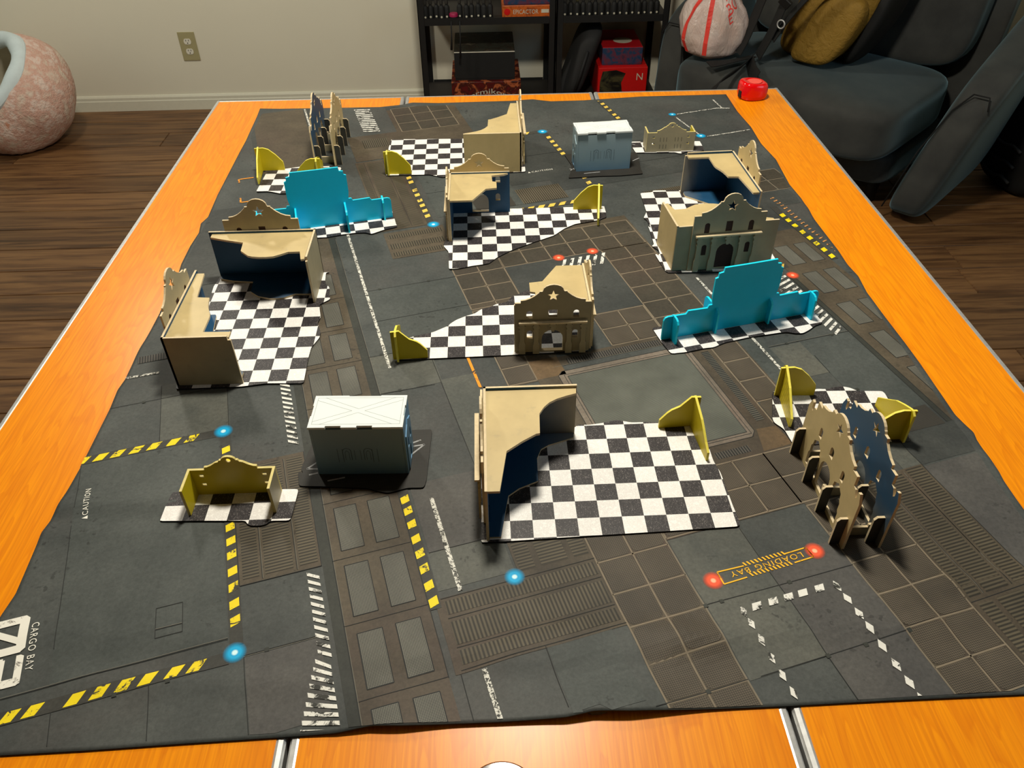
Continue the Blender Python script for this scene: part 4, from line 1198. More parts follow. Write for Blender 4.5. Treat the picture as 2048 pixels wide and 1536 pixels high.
corner_wall('yellow corner wall on the far right corner of the near checkered footprint mat', 0.2155, -1.1985, 183, CONC, -84, [(-8,0),(-8,42),(-2,48.5),(3,48),(30,37),(41,29),(52,20),(64,13),(64,0)])
corner_wall('yellow corner wall on the left tip of the dark star-fronted house footprint', -0.1690, -1.0420, 3, CONC, 92)
corner_wall('yellow corner wall on the right tip of the middle triangular footprint mat', 0.1665, -0.6095, 179, CONV, -96)
corner_wall('yellow corner wall on the near left corner of the far checkered footprint mat', -0.2315, -0.4395, -1, CONV, 91)
corner_wall('yellow corner wall at far left, taller one beside the orange printed bracket', -0.4895, -0.4085, 1, CONV, -85)
corner_wall('yellow corner wall at far left, half hidden behind the tall blue wall', -0.3660, -0.4640, 182, CONV, 93, brick=True)
corner_wall('yellow corner wall with scribed bricks behind the right-hand facade frames', 0.3460, -1.1455, -2, CONV, -95, brick=True)
corner_wall('yellow corner wall with a black shaded front at the right end of its footprint mat', 0.4720, -1.2350, 180, CONV, 96)

# ---- blue line-of-sight walls
def blue_wall(label, x, y, rz, flip):
    t = thing('blue_wall', label, 'scenery wall', (x, y, BZ), math.radians(rz), 'blue slotted walls')
    hf = [(51,47),(56,47),(58,42.5),(88,43.5),(89,41.5),(91,38.5),(119,39),(123,37.5),(125,33),(125,0)]
    up = [(41,107),(42,100),(48.5,99),(49,92.5),(53,91),(53,60)]
    prof = [(-x_, z) for x_, z in reversed(hf)] + [(-x_, z) for x_, z in reversed(up)] + [(0,106.7)] + [(x_, z) for x_, z in up] + hf
    vplate(t, 'panel', prof, [], 1.5, 3, mats('cyan_board', 'cyan_board', 'cyan_edge'))
    for s in (-110, -43, 43, 110):
        inner = abs(s) < 60
        f, b = (36, 7) if inner else (7, 15)
        if flip: f, b = b, f
        pr = [(-f,0),(-f,34),(-f+3,38.5),(-f+7,40.5),(b-6,41),(b-2,39.5),(b,36),(b,0)] if (f+b) > 20 else [(-f,0),(-f,36),(0,41),(b,36),(b,0)]
        mb = MB()
        mb.plate(mmk(pr), (), -0.0015, 0.0015, lambda a, b_, c, s=s: (s/1000.0 + c, a, b_), (0, 0, 1))
        mb.build('fin', mats('cyan_board', 'cyan_edge'), t)
    return t
blue_wall('tall cyan-blue wall with stepped wings at right, in front of the tan star-fronted house', 0.3330, -0.9885, 13.4, True)
blue_wall('tall cyan-blue wall with stepped wings at left, behind the ruin with the star gable', -0.3315, -0.6490, 12.4, False)

# ---- silver containers
def container(label, x, y, rz, dark):
    t = thing('container', label, 'scenery box', (x, y, BZ), math.radians(rz), 'silver containers')
    Wd, Dp, Ht = 109, 54, 79
    mb = MB()
    mb.plate(mmk([(3,0),(Wd-3,0),(Wd-3,Ht-3.1),(74,Ht-3.1),(74,Ht-6),(56,Ht-6),(56,Ht-3.1),(38,Ht-3.1),(38,Ht-6),(20,Ht-6),(20,Ht-3.1),(3,Ht-3.1)]), (), -0.0028, 0, front(0.0012), (0, 1, 1))
    w = mb.build('front_wall', mats('silver_side', 'silver_side'), t)
    vplate(t, 'back_wall', [(3,0),(Wd-3,0),(Wd-3,Ht-3.1),(3,Ht-3.1)], [], Dp-0.2, 2.8, mats('silver_side', 'silver_side', 'silver_side'))
    for x0, sgn in ((0.2, -1), (Wd-0.2, 1)):
        e = xplate(t, 'side_wall', [(1.3,0),(Dp-1.3,0),(Dp-1.3,Ht-3.1),(1.3,Ht-3.1)], [], x0, 2.6, mats('silver_blue' if sgn > 0 else 'silver_side', 'silver_side', 'silver_side'), sgn)
        mb = MB()                     # raised relief panel: small gable and pilasters
        mb.plate(mmk([(8,2),(46,2),(46,54),(38,58),(32,61),(27,66),(22,61),(16,58),(8,54)]), [mmk(arch(18, 7, 30, 44)), mmk(arch(36, 7, 30, 44)), mmk(arch(27, 11, 4, 24))], 0.0, 0.0014,
                 (lambda a, b, c, x0=x0: (x0/1000.0 + c, a, b)) if sgn > 0 else (lambda a, b, c, x0=x0: (x0/1000.0 - c, a, b)), (0, 0, 0))
        mb.build('relief_panel', M['silver_blue'] if sgn > 0 else M['silver_side'], t)
    # top plate with finger joints
    top = [(0,0),(20,0),(20,2.8),(38,2.8),(38,0),(56,0),(56,2.8),(74,2.8),(74,0),(Wd,0),(Wd,18),(Wd-1,18),(Wd-1,36),(Wd,36),(Wd,Dp),(78,Dp),(78,Dp-1),(40,Dp-1),(40,Dp),(0,Dp),(0,36),(1,36),(1,18),(0,18)]
    top = [(a, b-1.6 if b < 4 else b) for a, b in top]
    lid = hplate(t, 'lid', top, Ht-3, Ht, mats('silver_top', 'silver_side', 'silver_top'))
    mb = MB()                         # engraved cross bracing on the lid
    def eng(a, b, w=0.55):
        d = Vector((b[0]-a[0], b[1]-a[1], 0)).normalized(); n = Vector((-d.y, d.x, 0))*w/2
        A, B = Vector((a[0], a[1], 0)), Vector((b[0], b[1], 0))
        mb.poly([((A-n).x/1000, (A-n).y/1000, (Ht+.06)/1000), ((B-n).x/1000, (B-n).y/1000, (Ht+.06)/1000), ((B+n).x/1000, (B+n).y/1000, (Ht+.06)/1000), ((A+n).x/1000, (A+n).y/1000, (Ht+.06)/1000)])
    i0, i1, j0, j1 = 4, Wd-4, 4, Dp-4
    for a, b in (((i0,j0),(i1,j0)),((i1,j0),(i1,j1)),((i1,j1),(i0,j1)),((i0,j1),(i0,j0))): eng(a, b)
    cx, cy, gx, gy = Wd/2, Dp/2, 7.5, 3.2
    for sx in (-1, 1):
        for sy in (-1, 1):
            eng((cx + sx*(cx-i0), cy + sy*(cy-j0-4.5)), (cx + sx*gx, cy)); eng((cx + sx*(cx-i0-9), cy + sy*(cy-j0)), (cx, cy + sy*gy))
    mb.build('engraved_line', M['etch'], lid)
    mb = MB()                         # engraved arches on the front wall
    def engf(pts, w=0.7):
        for a, b in zip(pts, pts[1:]):
            d = Vector((b[0]-a[0], b[1]-a[1])).normalized(); n = Vector((-d.y, d.x))*w/2
            q = [(a[0]-n.x, a[1]-n.y), (b[0]-n.x, b[1]-n.y), (b[0]+n.x, b[1]+n.y), (a[0]+n.x, a[1]+n.y)]
            mb.poly([(p[0]/1000, 0.0011, p[1]/1000) for p in q])
    for ax in (39, 64):
        engf([(ax-5,24),(ax-5,38)] + [(ax-5*math.cos(k*.52), 38+5*math.sin(k*.52)) for k in range(7)] + [(ax+5,38),(ax+5,24)])
        engf([(ax-2.4,24),(ax-2.4,36),(ax,39.5),(ax+2.4,36),(ax+2.4,24)], 0.5)
    for px_ in (28, 34, 69, 75): engf([(px_,20),(px_,42)], 0.55)
    engf([(48,24),(48,40)], .5); engf([(55,24),(55,40)], .5)
    mb.build('engraved_line', M['etch_dark'], w)
    return t
container('near silver container with a white lid scored with crossed lines', -0.2485, -1.2645, -2.0, True)
container('far silver container with a pale blue-grey front, beside the far ruin', 0.1425, -0.4520, 4.6, False)

# ---- low three-sided facades
def low_facade(label, x, y, rz, fr, bk):
    t = thing('low_facade', label, 'scenery wall', (x, y, BZ), math.radians(rz), 'low three-sided facades')
    half = [(50,0),(50,40.5),(30,40.5),(30,44.5),(26,45),(21,47.5),(15.5,51.5),(12,52.5),(10.5,55)] + [(8.6*math.cos(a), 54+6.5*math.sin(a)) for a in (.15,.5,.9,1.25)]
    prof = [(-a, b) for a, b in half] + [(0, 60.5)] + [(a, b) for a, b in reversed(half)]
    hole = [(3*math.cos(2*math.pi*i/12), 54.5+3*math.sin(2*math.pi*i/12)) for i in range(12)]
    def wh(cx): return [[(cx-2.6,29),(cx+2.6,29),(cx+2.6,33),(cx-2.6,33)], [(cx-2.6,15),(cx+2.6,15),(cx+2.6,19),(cx-2.6,19)]]
    main = vplate(t, 'main_wall', prof, [hole] + wh(-36) + wh(36), 0, 3, mats(fr, bk, 'rim'))
    for sgn in (-1, 1):
        mb = MB()
        mb.plate(mmk([(3.05,0),(35,0),(35,40.5),(3.05,40.5)]), (), -0.003, 0, (lambda a, b, c: (0.050 + c + 0.0, a, b)) if sgn > 0 else (lambda a, b, c: (-0.050 - c, a, b)), (0, 1, 2))
        mb.build('side_wing', mats(fr, bk, 'rim'), t)
    mb = MB()                         # engraved pilasters on the outside
    for cx in (-22, -15, -9, 9, 15, 22):
        for z0, z1 in ((6, 15), (21, 30)):
            mb.poly([((cx-.5)/1000, -0.00006, z0/1000), ((cx+.5)/1000, -0.00006, z0/1000), ((cx+.5)/1000, -0.00006, z1/1000), ((cx-.5)/1000, -0.00006, z1/1000)])
    mb.build('engraved_line', M['groove'], main)
    return t
M['rim'] = plain('pale_yellow_rim', (0.66, 0.55, 0.20), 0.5, var=0.2, scale=150)
low_facade('low three-sided facade at lower left with yellow inside facing the camera', -0.3380, -1.2870, 180, 'grey_tan', 'yellow_board')
low_facade('low three-sided tan facade with etched front at the far right, beside the far silver container', 0.3465, -0.3655, 0.5, 'grey_tan', 'yellow_board')

# ---- red tape measure on the far right table corner
def red_puck():
    c = P(1505, 198, -0.002)
    t = thing('tape_measure', 'glossy red round-cornered tape measure on the far right corner of the orange tables', 'tape measure', (c.x, c.y + 0.012, TT + 0.0002), math.radians(8))
    mb = MB()
    def sup(u, v):
        a = 2*math.pi*u
        prof = [(0.0, 0.0), (0.80, 0.0), (0.93, 0.06), (1.0, 0.25), (1.0, 0.62), (0.97, 0.84), (0.88, 0.96), (0.74, 1.0), (0.58, 0.985), (0.52, 0.95), (0.0, 0.95)]
        f = v*(len(prof)-1); i = min(int(f), len(prof)-2); k = f-i
        r = prof[i][0]*(1-k) + prof[i+1][0]*k; z = prof[i][1]*(1-k) + prof[i+1][1]*k
        ca, sa = math.cos(a), math.sin(a); n = 2.7
        rr = 1.0/((abs(ca)**n + abs(sa)**n)**(1/n))
        return (0.0335*r*rr*ca - (0.0 if ca > 0 else 0.0), 0.031*r*rr*sa, 0.0385*z*(1.0 + 0.07*(-ca)*r))
    mb.grid(sup, 48, 40, 0, True)
    subsurf(mb.build('case', M['red_gloss'], t, True), 1)
    mb = MB(); mb.lathe([(0.0165, 0.0), (0.0165, 0.0004), (0.015, 0.0007), (0, 0.0007)], 36)
    lb = mb.build('round_label', M['red_pale'], t); lb.location = (0.003, 0.002, 0.0369)
    mb = MB(); mb.box((-0.0345, -0.012, 0.004), (-0.0315, 0.002, 0.020)); bevel(mb.build('tape_slot', M['black'], t), 0.001)
red_puck()
# ---- brown round lidded tin at the near edge
c = P(1000, 1560, 0.0)
t = thing('round_tin', 'dark brown glossy round tin on the near table edge, mostly below the picture', 'tin', (-0.0385, -1.6535, TT+.0002))
mb = MB(); mb.lathe([(0.030, 0), (0.0315, 0.002), (0.0315, 0.010)], 48); mb.build('body', M['brown_gloss'], t, True, 40)
mb = MB(); mb.lathe([(0.0325, 0.0102), (0.0328, 0.0115), (0.0328, 0.0155), (0.031, 0.0175), (0.024, 0.0180), (0, 0.0181)], 48); mb.build('lid', M['brown_gloss'], t, True, 40)
# ------------------------------------------------------------------ black shelf units against the back wall
def shelf_unit(label, x0, x1, y0, y1):
    t = thing('metal_shelf', label, 'shelf', ((x0+x1)/2, (y0+y1)/2, 0))
    w, d = (x1-x0)/2, (y1-y0)/2
    for sx in (-1, 1):
        for sy in (-1, 1):
            mb = MB()
            a, b = sx*w, sy*d
            mb.box((min(a, a-sx*.026), min(b, b-sy*.003), 0.0), (max(a, a-sx*.026), max(b, b-sy*.003), 1.75))
            mb.box((min(a, a-sx*.003), min(b, b-sy*.026), 0.0), (max(a, a-sx*.003), max(b, b-sy*.026), 1.75))
            mb.build('post', M['black_metal'], t)
    for z in (0.125, 0.487, 0.86, 1.25, 1.70):
        mb = MB(); mb.box((-w+.004, -d+.004, z-.028), (w-.004, d-.004, z-.016)); mb.build('shelf_board', M['shelf_board'], t)
        for sy in (-1, 1):
            mb = MB(); mb.box((-w+.027, sy*d-.002 - (.002 if sy > 0 else 0), z-.034), (w-.027, sy*d+.002 - (.002 if sy > 0 else 0), z-.006))
            mb.build('rail', M['black_metal'], t)
    return t
SY0, SY1 = 1.60, 1.925
shelf_unit('black metal shelf unit against the back wall, left one holding the orange box', -0.3075, 0.2700, SY0, SY1)
shelf_unit('black metal shelf unit against the back wall, right one behind the sofa end', 0.2760, 0.7500, SY0, SY1)
def carton(name, label, cx, cy, z, w, d, h, m_front, m_top, m_side, rz=0, cat='box', group=None):
    t = thing(name, label, cat, (cx, cy, z), math.radians(rz), group)
    mb = MB(); mb.box((-w/2, -d/2, 0), (w/2, d/2, h*0.46)); bevel(mb.build('tray', M[m_side], t), 0.0015)
    mb = MB()
    e = 0.0012
    mb.box((-w/2-e, -d/2-e, h*0.06), (w/2+e, d/2+e, h))
    mb.m = [0, 1, 0, 2, 0, 2][:6]
    mb.m = [2, 1, 0, 2, 2, 2]
    bevel(mb.build('lid', [M[m_front], M[m_top], M[m_side]], t), 0.002)
    return t
def flat_text(parent, body, size, m, place, name='lettering', width=None, arc=None):
    polys, wd = text_polys(body, size, 1.0)
    k = width/wd if width else 1.0
    mb = MB()
    for q in polys:
        pts = []
        for a, b in q:
            a = a*k - (width or wd)/2
            if arc: b = b + arc*(1 - (2*a/(width or wd))**2)
            pts.append(place(a, b))
        mb.poly(pts)
    return mb.build(name, M[m], parent)
z1 = 0.125 - 0.0158
t = carton('game_box', 'red illustrated game box on the lower shelf with curved pale lettering', -0.030, 1.768, z1, 0.305, 0.30, 0.100, 'red_art', 'red_art', 'red_art')
flat_text(t, 'ermikon', 0.022, 'pale', lambda a, b: (a+0.01, -0.1518, 0.026 + b), width=0.165, arc=0.022)
t = carton('game_box', 'black game box stacked on the red illustrated box, grey picture on its lid', -0.034, 1.775, z1+0.1002, 0.262, 0.27, 0.125, 'black', 'grey_art', 'black')
mb = MB(); mb.box((-0.132, -0.1368, 0.119), (0.132, -0.1362, 0.1225)); mb.build('edge_highlight_strip', M['outlet_face'], t)  # pale strip painted as the highlight along the lid edge
z2 = 0.487 - 0.0158
t = carton('game_box', 'orange spined game box lying flat on the upper shelf', 0.150, 1.735, z2, 0.205, 0.25, 0.052, 'orange_art', 'orange_art', 'orange_art')
flat_text(t, 'EPICACTOR', 0.017, 'pale', lambda a, b: (a-0.005, -0.1270, 0.019 + b), width=0.105)
mb = MB(); mb.box((0.060, -0.1270, 0.022), (0.092, -0.1264, 0.036)); mb.build('pale_label', M['pale'], t)
mb = MB(); mb.lathe([(0, 0), (0.013, 0.0006), (0, 0.0012)], 20); e = mb.build('face_print', M['red_bright'], t); e.location = (-0.083, -0.1266, 0.028); e.rotation_euler = (math.pi/2, 0, 0)
t = carton('game_box', 'violet game box lying on top of the orange spined box', 0.155, 1.735, z2+0.0523, 0.20, 0.24, 0.045, 'blue_art', 'blue_art', 'blue_art')
# paint bottles and book spines on the upper shelves
def bottle(x, y, z, lab, grp, mcap='slot', h=0.075):
    t = thing('paint_bottle', lab, 'bottle', (x, y, z), 0, grp)
    mb = MB(); mb.lathe([(0.0105, 0), (0.0125, 0.002), (0.0125, 0.046), (0.009, 0.053), (0.006, 0.055), (0.006, 0.060)], 16); mb.build('bottle_body', M['black'], t, True, 40)
    mb = MB(); mb.lathe([(0.0075, 0.0602), (0.0075, 0.066), (0.0045, 0.078), (0.003, 0.082), (0, 0.083)], 14); mb.build('cap', M[mcap], t, True, 40)
    mb = MB(); mb.plate([(0.0042*math.cos(k*.7), 0.0042*math.sin(k*.7)) for k in range(9)], (), 0.0126, 0.0131, lambda a, b, c: (a, -c, b+0.012)); mb.build('label_dot', M['pale'], t)
    return t
xs = [-0.276, -0.254, -0.230, -0.208, -0.186, -0.132, -0.104, -0.082, -0.054, -0.030, -0.004]
for i, x in enumerate(xs):
    bottle(x, 1.625 + (i % 3)*0.006, z2, 'small black bottle with a pale dot in the row on the upper left shelf', 'black bottles on the upper left shelf')
t = thing('paint_pot', 'squat magenta-lidded pot among the black bottles on the upper left shelf', 'pot', (-0.158, 1.618, z2))
mb = MB(); mb.lathe([(0.014, 0), (0.017, 0.003), (0.017, 0.013)], 20); mb.build('pot_body', M['black'], t, True, 40)
mb = MB(); mb.lathe([(0.0182, 0.0132), (0.0182, 0.023), (0.016, 0.026), (0, 0.026)], 20); mb.build('pot_lid', M['pink'], t, True, 40)
for i in range(16):
    m = ('slot', 'black', 'olive_art', 'slot')[i % 4]
    x = 0.310 + i*0.026
    bottle(x, 1.628 + (i % 2)*0.007, z2, 'small dark bottle in the row on the upper right shelf', 'dark bottles on the upper right shelf', m)
for k, (xa, L, off) in enumerate(((-0.168, 0.115, 0.0), (-0.132, 0.150, 0.004))):
    mb = MB()
    mb.tube([(xa, SY0+0.004, z2+0.0005), (xa-.001, SY0-0.010, z2-0.006), (xa-0.002, SY0-0.011, z2-L*.5), (xa-0.006, SY0-0.009, z2-L)], [0.0028, 0.0028, 0.0028, 0.005], 8)
    tag(mb.build('hanging_strap', M['strap'], None, True), ('short thick black strap hanging from the upper shelf edge', 'long thin black strap hanging from the upper shelf edge, right of the short one')[k], 'strap')
# leaning black case and red boxes in the right unit
t = thing('padded_case', 'long black padded case leaning in the right shelf unit', 'case', (0.385, 1.735, z1))
def case(u, v):
    a = 2*math.pi*u; n = 3.2; ca, sa = math.cos(a), math.sin(a)
    rr = 1/((abs(ca)**n + abs(sa)**n)**(1/n))
    e = (1-abs(2*v-1)**6)**0.4 if 0 < v < 1 else 0.02
    return (0.052*rr*ca*e - 0.045 + 0.11*v, 0.11*rr*sa*e, 0.0 + 0.315*v)
mb = MB(); mb.grid(case, 28, 20, 0, True); mb.build('case_body', M['dark_grey'], t, True)
mb = MB(); mb.tube([(-0.02, -0.118, 0.05), (0.0, -0.128, 0.12), (0.03, -0.118, 0.22)], 0.007, 8); mb.build('carry_handle', M['strap'], t, True)
t = carton('game_box', 'red box with black art standing at the bottom of the right shelf unit', 0.575, 1.762, z1, 0.215, 0.30, 0.150, 'red_bright', 'red_bright', 'red_bright')
mb = MB(); mb.plate([(-0.10,0.008),(0.028,0.008),(0.0,0.05),(-0.005,0.085),(0.012,0.125),(-0.03,0.14),(-0.09,0.135),(-0.10,0.09)], [[(-0.02,0.012),(-0.004,0.042),(0.012,0.012)]], 0.1513, 0.1517, lambda a, b, c: (a, -c, b)); mb.build('dark_figure_print', M['olive_art'], t)
flat_text(t, 'N', 0.030, 'pale', lambda a, b: (a+0.075, -0.1518, 0.095 + b))
t = carton('game_box', 'crimson box with pale oval on its lid, on top of the red box', 0.572, 1.775, z1+0.1503, 0.175, 0.26, 0.075, 'blue_art', 'red_card', 'blue_art')
mb = MB(); mb.plate([(0.042*math.cos(2*math.pi*k/28), 0.040*math.sin(2*math.pi*k/28)) for k in range(28)], (), 0.0750, 0.0757, lambda a, b, c: (a+0.012, b-0.03, c)); mb.build('oval_print', M['pale'], t)

# ------------------------------------------------------------------ sofa
SA = math.radians(-46)
sofa = thing('sofa', 'charcoal grey two-seat sofa with flared arms behind the table at right', 'sofa', (1.39, 0.67, 0), SA)
WS = 0.90         # seat width; local x runs right along the seat, y to the back; origin = right front inner corner
def cushion(name, x0, x1, y0, y1, z0, z1, bulge, parent, n=4, m='sofa', shear=None):
    def f(u, v, w):
        a, b, c = 2*u-1, 2*v-1, 2*w-1
        return a, b, c
    mb = MB()
    N = 10
    import itertools
    def pt(a, b, c):
        # rounded-box: superellipse normalisation
        L = (abs(a)**n + abs(b)**n + abs(c)**n)**(1/n)
        M_ = max(abs(a), abs(b), abs(c))
        k = M_/L if L > 0 else 1
        k = 0.35 + 0.65*k if False else k
        a2, b2, c2 = a*k, b*k, c*k
        z = c2
        if c > 0: z += bulge*(1-a*a)*(1-b*b)
        p = Vector((x0 + (a2+1)/2*(x1-x0), y0 + (b2+1)/2*(y1-y0), z0 + (z+1)/2*(z1-z0)))
        return shear(p) if shear else p
    for ax in range(3):
        for s in (-1, 1):
            def g(u, v, ax=ax, s=s):
                q = [0, 0, 0]; q[ax] = s; q[(ax+1) % 3] = 2*u-1; q[(ax+2) % 3] = (2*v-1)*s
                return pt(*q)
            mb.grid(g, N, N)
    o = mb.build(name, M[m], parent, True)
    import bmesh
    bm = bmesh.new(); bm.from_mesh(o.data); bmesh.ops.remove_doubles(bm, verts=bm.verts, dist=1e-5); bm.to_mesh(o.data); bm.free()
    subsurf(o, 1)
    return o
cushion('base_frame', -WS+.01, -.01, 0.02, 0.60, 0.10, 0.22, 0, sofa, 12)
cushion('seat_cushion', -WS+.004, -0.004, -0.13, 0.52, 0.215, 0.42, 0.14, sofa, 7)
lean = lambda p: Vector((p.x, p.y + (p.z-0.40)*0.20, p.z))
cushion('back_cushion', -WS+.004, -0.004, 0.43, 0.60, 0.405, 0.86, 0.0, sofa, 6, 'sofa', lean)
cushion('back_frame', -WS-.06, .06, 0.58, 0.66, 0.10, 0.84, 0, sofa, 10, 'sofa', lean)
for s in (1, -1):
    def flare(p, s=s):
        k = max(0.0, p.z-0.02)
        y = p.y + p.z*0.14*(1 - min(1, max(0, p.y/0.5)))
        return Vector((p.x + (k*0.24 if s > 0 else -k*0.03), y, p.z + max(0, p.y-0.02)*0.30*min(1, max(0, p.z)/0.5)))
    a = cushion('arm', 0.004 if s > 0 else -WS-.154, 0.154 if s > 0 else -WS-.004, -0.02, 0.66 if s > 0 else 0.60, 0.015, 0.52, 0.0, sofa, 6, 'sofa', flare)
    mb = MB()
    def sp(x, y, z): return tuple(flare(Vector((x, y, z))))
    xx = 0.080 if s > 0 else -WS-.080
    mb.tube([sp(xx-s*.072, -0.012, 0.06), sp(xx-s*.070, -0.020, 0.28), sp(xx-s*.050, -0.018, 0.43), sp(xx-s*.02, -0.014, 0.490), sp(xx+s*.03, -0.014, 0.490), sp(xx+s*.05, -0.018, 0.45)], 0.0028, 6)
    mb.build('piping', M['seam'], sofa, True)
for (lx, ly) in ((-0.08, 0.14), (-WS+.08, 0.14), (-0.08, 0.54), (-WS+.08, 0.54)):
    mb = MB(); mb.lathe([(0.018, 0.0), (0.024, 0.10)], 14, 0, (lx, ly, 0.0)); mb.build('leg', M['black'], sofa, True)

# ---- plastic bag on the seat
bag = thing('plastic_bag', 'knotted white plastic shopping bag with red stripes standing on the sofa', 'bag', (0.845, 1.240, 0.428), math.radians(-22))
def bagf(u, v, sc_=1.0):
    a = 2*math.pi*u
    prof = [(0.0, 0.0), (0.55, 0.0), (0.86, 0.06), (1.0, 0.22), (0.98, 0.42), (0.84, 0.60), (0.60, 0.74), (0.36, 0.84), (0.22, 0.90), (0.30, 0.96), (0.42, 1.02)]
    f = v*(len(prof)-1); i = min(int(f), len(prof)-2); k = f-i
    r = prof[i][0]*(1-k)+prof[i+1][0]*k; z = prof[i][1]*(1-k)+prof[i+1][1]*k
    w = 1 + 0.07*math.sin(3*a + 2.2*z*3) + 0.045*math.sin(7*a - 5*z) + 0.03*math.sin(13*a+9*z)*min(1, z*2)
    return Vector((0.128*r*w*math.cos(a)*sc_, 0.10*r*w*math.sin(a)*sc_, 0.30*z*sc_ if sc_ == 1 else 0.004 + 0.28*z*sc_))
mb = MB(); mb.grid(bagf, 72, 40, 0, True); mb.build('bag_skin', M['bag'], bag, True)
mb = MB(); mb.grid(lambda u, v: bagf(u, v*0.72, 0.86), 36, 20, 0, True); mb.build('wrapped_contents', M['bag_in'], bag, True)
for k, (u0, du, w) in enumerate(((0.735, 0.004, 0.0085), (0.640, -0.015, 0.0075), (0.655, -0.02, 0.003))):
    mb = MB()
    N = 26
    for i in range(N):
        q = []
        for j in (i, i+1):
            v = 0.18 + 0.62*j/N if k == 0 else 0.16 + 0.58*j/N
            uu = u0 + du*math.sin(v*5) + (0.03*(v-0.3) if k else 0)
            c = bagf(uu, v)*1.006; tn = (bagf(uu+0.004, v) - bagf(uu-0.004, v)).normalized()*w
            c.z += 0.0006
            q.append((c-tn, c+tn))
        mb.poly([q[0][0], q[0][1], q[1][1], q[1][0]])
    mb.build('red_stripe', M['bag_red'], bag)
def on_bag(u0, v0, sx=1.0, rot=0.0):
    def f(a, b):
        ca, sa = math.cos(rot), math.sin(rot)
        a, b = a*ca - b*sa, a*sa + b*ca
        p = bagf(u0 + a/0.70, v0 + b/0.34)
        return tuple(Vector((p.x*1.012, p.y*1.012, p.z + 0.0005)))
    return f
flat_text(bag, 'BO', 0.030, 'bag_red', on_bag(0.872, 0.50, 1, 0.5), 'red_lettering')
flat_text(bag, 'RC', 0.026, 'bag_red', on_bag(0.852, 0.60, 1, 0.5), 'red_lettering')
flat_text(bag, 'E', 0.024, 'bag_red', on_bag(0.855, 0.42, 1, 0.5), 'red_lettering')

# ---- backpack on the seat
pack = thing('backpack', 'tan and black backpack with dangling webbing straps lying on the sofa', 'backpack', (1.195, 1.195, 0.430), math.radians(-46))
def packshear(p):
    return Vector((p.x + 0.32*p.z + 0.02*math.sin(9*p.z), p.y + 0.10*p.z, p.z))
cushion('pack_body', -0.13, 0.17, -0.10, 0.16, 0.0, 0.46, 0.10, pack, 4, 'pack', packshear)
cushion('front_pocket', -0.02, 0.16, -0.150, -0.07, 0.015, 0.25, 0.05, pack, 4, 'pack', packshear)
cushion('dark_back_panel', 0.150, 0.205, -0.06, 0.15, 0.004, 0.42, 0.0, pack, 4, 'black', packshear)
cushion('top_flap', -0.13, 0.10, -0.145, 0.05, 0.27, 0.40, 0.10, pack, 4, 'pack', packshear)
def ribbon(parent, pts, w, name='strap', m='strap', th=0.0035):
    mb = MB()
    pts = [Vector(p) for p in pts]
    # smooth the path
    for _ in range(2):
        o = [pts[0]]
        for a, b in zip(pts, pts[1:]): o += [a.lerp(b, .25), a.lerp(b, .75)]
        o.append(pts[-1]); pts = o
    cam_l = Vector((-0.5, -0.8, 0.35))
    rows = []
    for i, p in enumerate(pts):
        d = (pts[min(i+1, len(pts)-1)] - pts[max(i-1, 0)]).normalized()
        s = d.cross(cam_l).normalized()*w/2; n = s.cross(d).normalized()*th/2
        rows.append((p-s-n, p+s-n, p+s+n, p-s+n))
    for a, b in zip(rows, rows[1:]):
        for i in range(4):
            j = (i+1) % 4; mb.poly([a[i], b[i], b[j], a[j]])
    mb.poly(rows[0]); mb.poly(rows[-1][::-1])
    return mb.build(name, M[m], parent)
ribbon(pack, [(-0.06,-0.16,0.40),(-0.10,-0.19,0.26),(-0.13,-0.21,0.10),(-0.15,-0.23,0.03)], 0.055, 'shoulder_strap')
ribbon(pack, [(0.06,-0.17,0.36),(0.0,-0.21,0.27),(-0.03,-0.22,0.13),(-0.07,-0.22,0.03)], 0.048, 'shoulder_strap')
ribbon(pack, [(0.16,-0.17,0.33),(0.10,-0.20,0.30),(0.03,-0.22,0.20),(-0.02,-0.225,0.10)], 0.026, 'webbing')
ribbon(pack, [(-0.10,-0.20,0.02),(-0.15,-0.30,0.012),(-0.19,-0.36,0.010)], 0.05, 'webbing')
ribbon(pack, [(-0.09,-0.22,0.03),(-0.075,-0.33,0.014),(-0.065,-0.43,0.012),(-0.06,-0.52,0.004),(-0.055,-0.565,-0.06),(-0.05,-0.57,-0.18)], 0.034, 'webbing')
ribbon(pack, [(-0.09,-0.24,0.02),(-0.03,-0.32,0.012),(0.02,-0.37,0.012)], 0.045, 'webbing')
mb = MB(); mb.box((-0.022, -0.007, -0.016), (0.022, 0.007, 0.016)); b_ = bevel(mb.build('buckle', M['black_metal'], pack), 0.004, 3); b_.location = (0.005, -0.235, 0.235); b_.rotation_euler = (0.4, 0.6, 0.3)
mb = MB(); mb.tube([(0.014*math.cos(2*math.pi*k/16), 0, 0.014*math.sin(2*math.pi*k/16)) for k in range(17)], 0.0028, 6, cap=False); r_ = mb.build('metal_ring', M['alu'], pack, True); r_.location = (0.01, -0.245, 0.165)

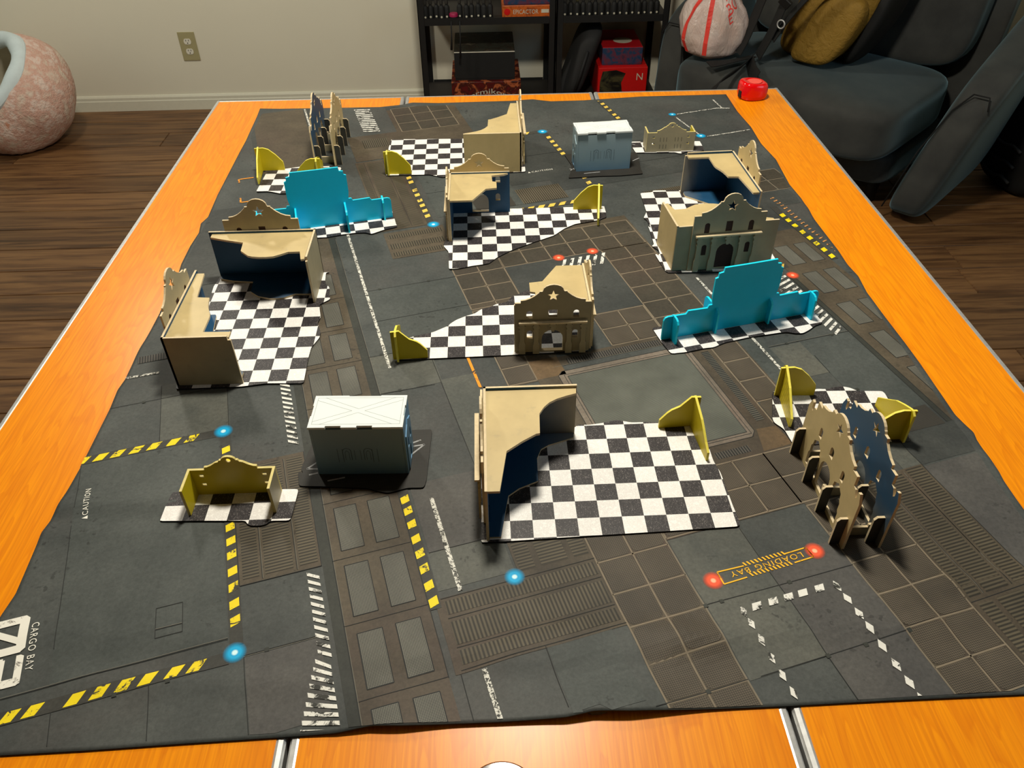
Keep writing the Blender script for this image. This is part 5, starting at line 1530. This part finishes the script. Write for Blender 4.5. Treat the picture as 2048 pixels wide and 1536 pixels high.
# ------------------------------------------------------------------ pet bed, duffel, stool
bed = thing('pet_bed', 'round pink plush cave bed for a pet on the floor by the left wall', 'pet bed', (-2.09, 1.60, 0.0), math.radians(-38))
import mathutils
Rb = mathutils.Matrix.Rotation(math.radians(38), 3, 'X')
def bedshell(u, v, ins=0.0):
    a = 2*math.pi*u
    th = math.radians(180 - v*127)            # from the bottom pole up to the opening rim
    r = 0.262 - ins
    w = 1 + (0.020*math.sin(5*a+1) + 0.015*math.sin(9*a)*math.sin(th*3))*(1 if ins == 0 else 0)
    p = Vector((r*w*math.sin(th)*math.cos(a), r*w*math.sin(th)*math.sin(a), r*0.86*math.cos(th)))
    p = Rb @ p
    p.z += 0.205
    if p.z < 0.006: p.z = 0.006 + (p.z-0.006)*0.02
    if ins: p.z = max(p.z, 0.03)
    return p
mb = MB(); mb.grid(lambda u, v: bedshell(u, v), 48, 30, 0, True); mb.build('shell', M['plush'], bed, True)
mb = MB(); mb.grid(lambda u, v: bedshell(u, v, 0.05), 48, 24, 0, True); mb.build('lining', M['plush_in'], bed, True)
mb = MB()
rim = [bedshell(k/48, 1.0, 0.026) for k in range(48)]
c0 = sum(rim, Vector())/48
def rimf(u, v):
    i = int(round(u*48)) % 48; b = 2*math.pi*v
    p = rim[i]; d = (p-c0).normalized(); nrm = Rb @ Vector((0, 0, 1))
    k = 0.034*(1 + 0.10*math.sin(i*0.9))
    return p + d*math.cos(b)*k + nrm*math.sin(b)*k*0.9
mb.grid(rimf, 48, 14, 0, True); mb.build('rolled_rim', M['plush_rim'], bed, True)

duf = thing('duffel_bag', 'black slouched fabric bag on the floor at the right edge', 'bag', (2.055, 0.88, 0.0), math.radians(4))
def slump(p): return Vector((p.x + 0.02*p.z + 0.010*math.sin(22*p.z), p.y + 0.02*math.sin(17*p.z), p.z))
cushion('bag_body', -0.12, 0.105, -0.14, 0.20, 0.0, 0.40, 0.05, duf, 4, 'black', slump)
mb = MB()
for z in (0.06, 0.12, 0.19): mb.tube([tuple(slump(Vector((-0.121, -0.08+0.05*k, z + 0.008*math.sin(k*2))))) for k in range(6)], 0.006, 6)
mb.build('fold', M['dark_grey'], duf, True)
ribbon(duf, [(-0.10,-0.15,0.10),(-0.08,-0.19,0.30),(0.02,-0.19,0.42),(0.10,-0.16,0.36)], 0.03, 'handle')
st = thing('footstool', 'low dark grey round footstool on the floor at the right edge', 'stool', (1.575, -0.345, 0.0))
mb = MB(); mb.lathe([(0.10, 0.06), (0.125, 0.065), (0.135, 0.09), (0.135, 0.15), (0.125, 0.175), (0.06, 0.185), (0, 0.186)], 36); mb.build('padded_seat', M['dark_grey'], st, True)
for k in range(4):
    a = math.pi/4 + k*math.pi/2
    mb = MB(); mb.lathe([(0.010, 0.0), (0.014, 0.062)], 12, 0, (0.085*math.cos(a), 0.085*math.sin(a), 0)); mb.build('leg', M['black'], st, True)
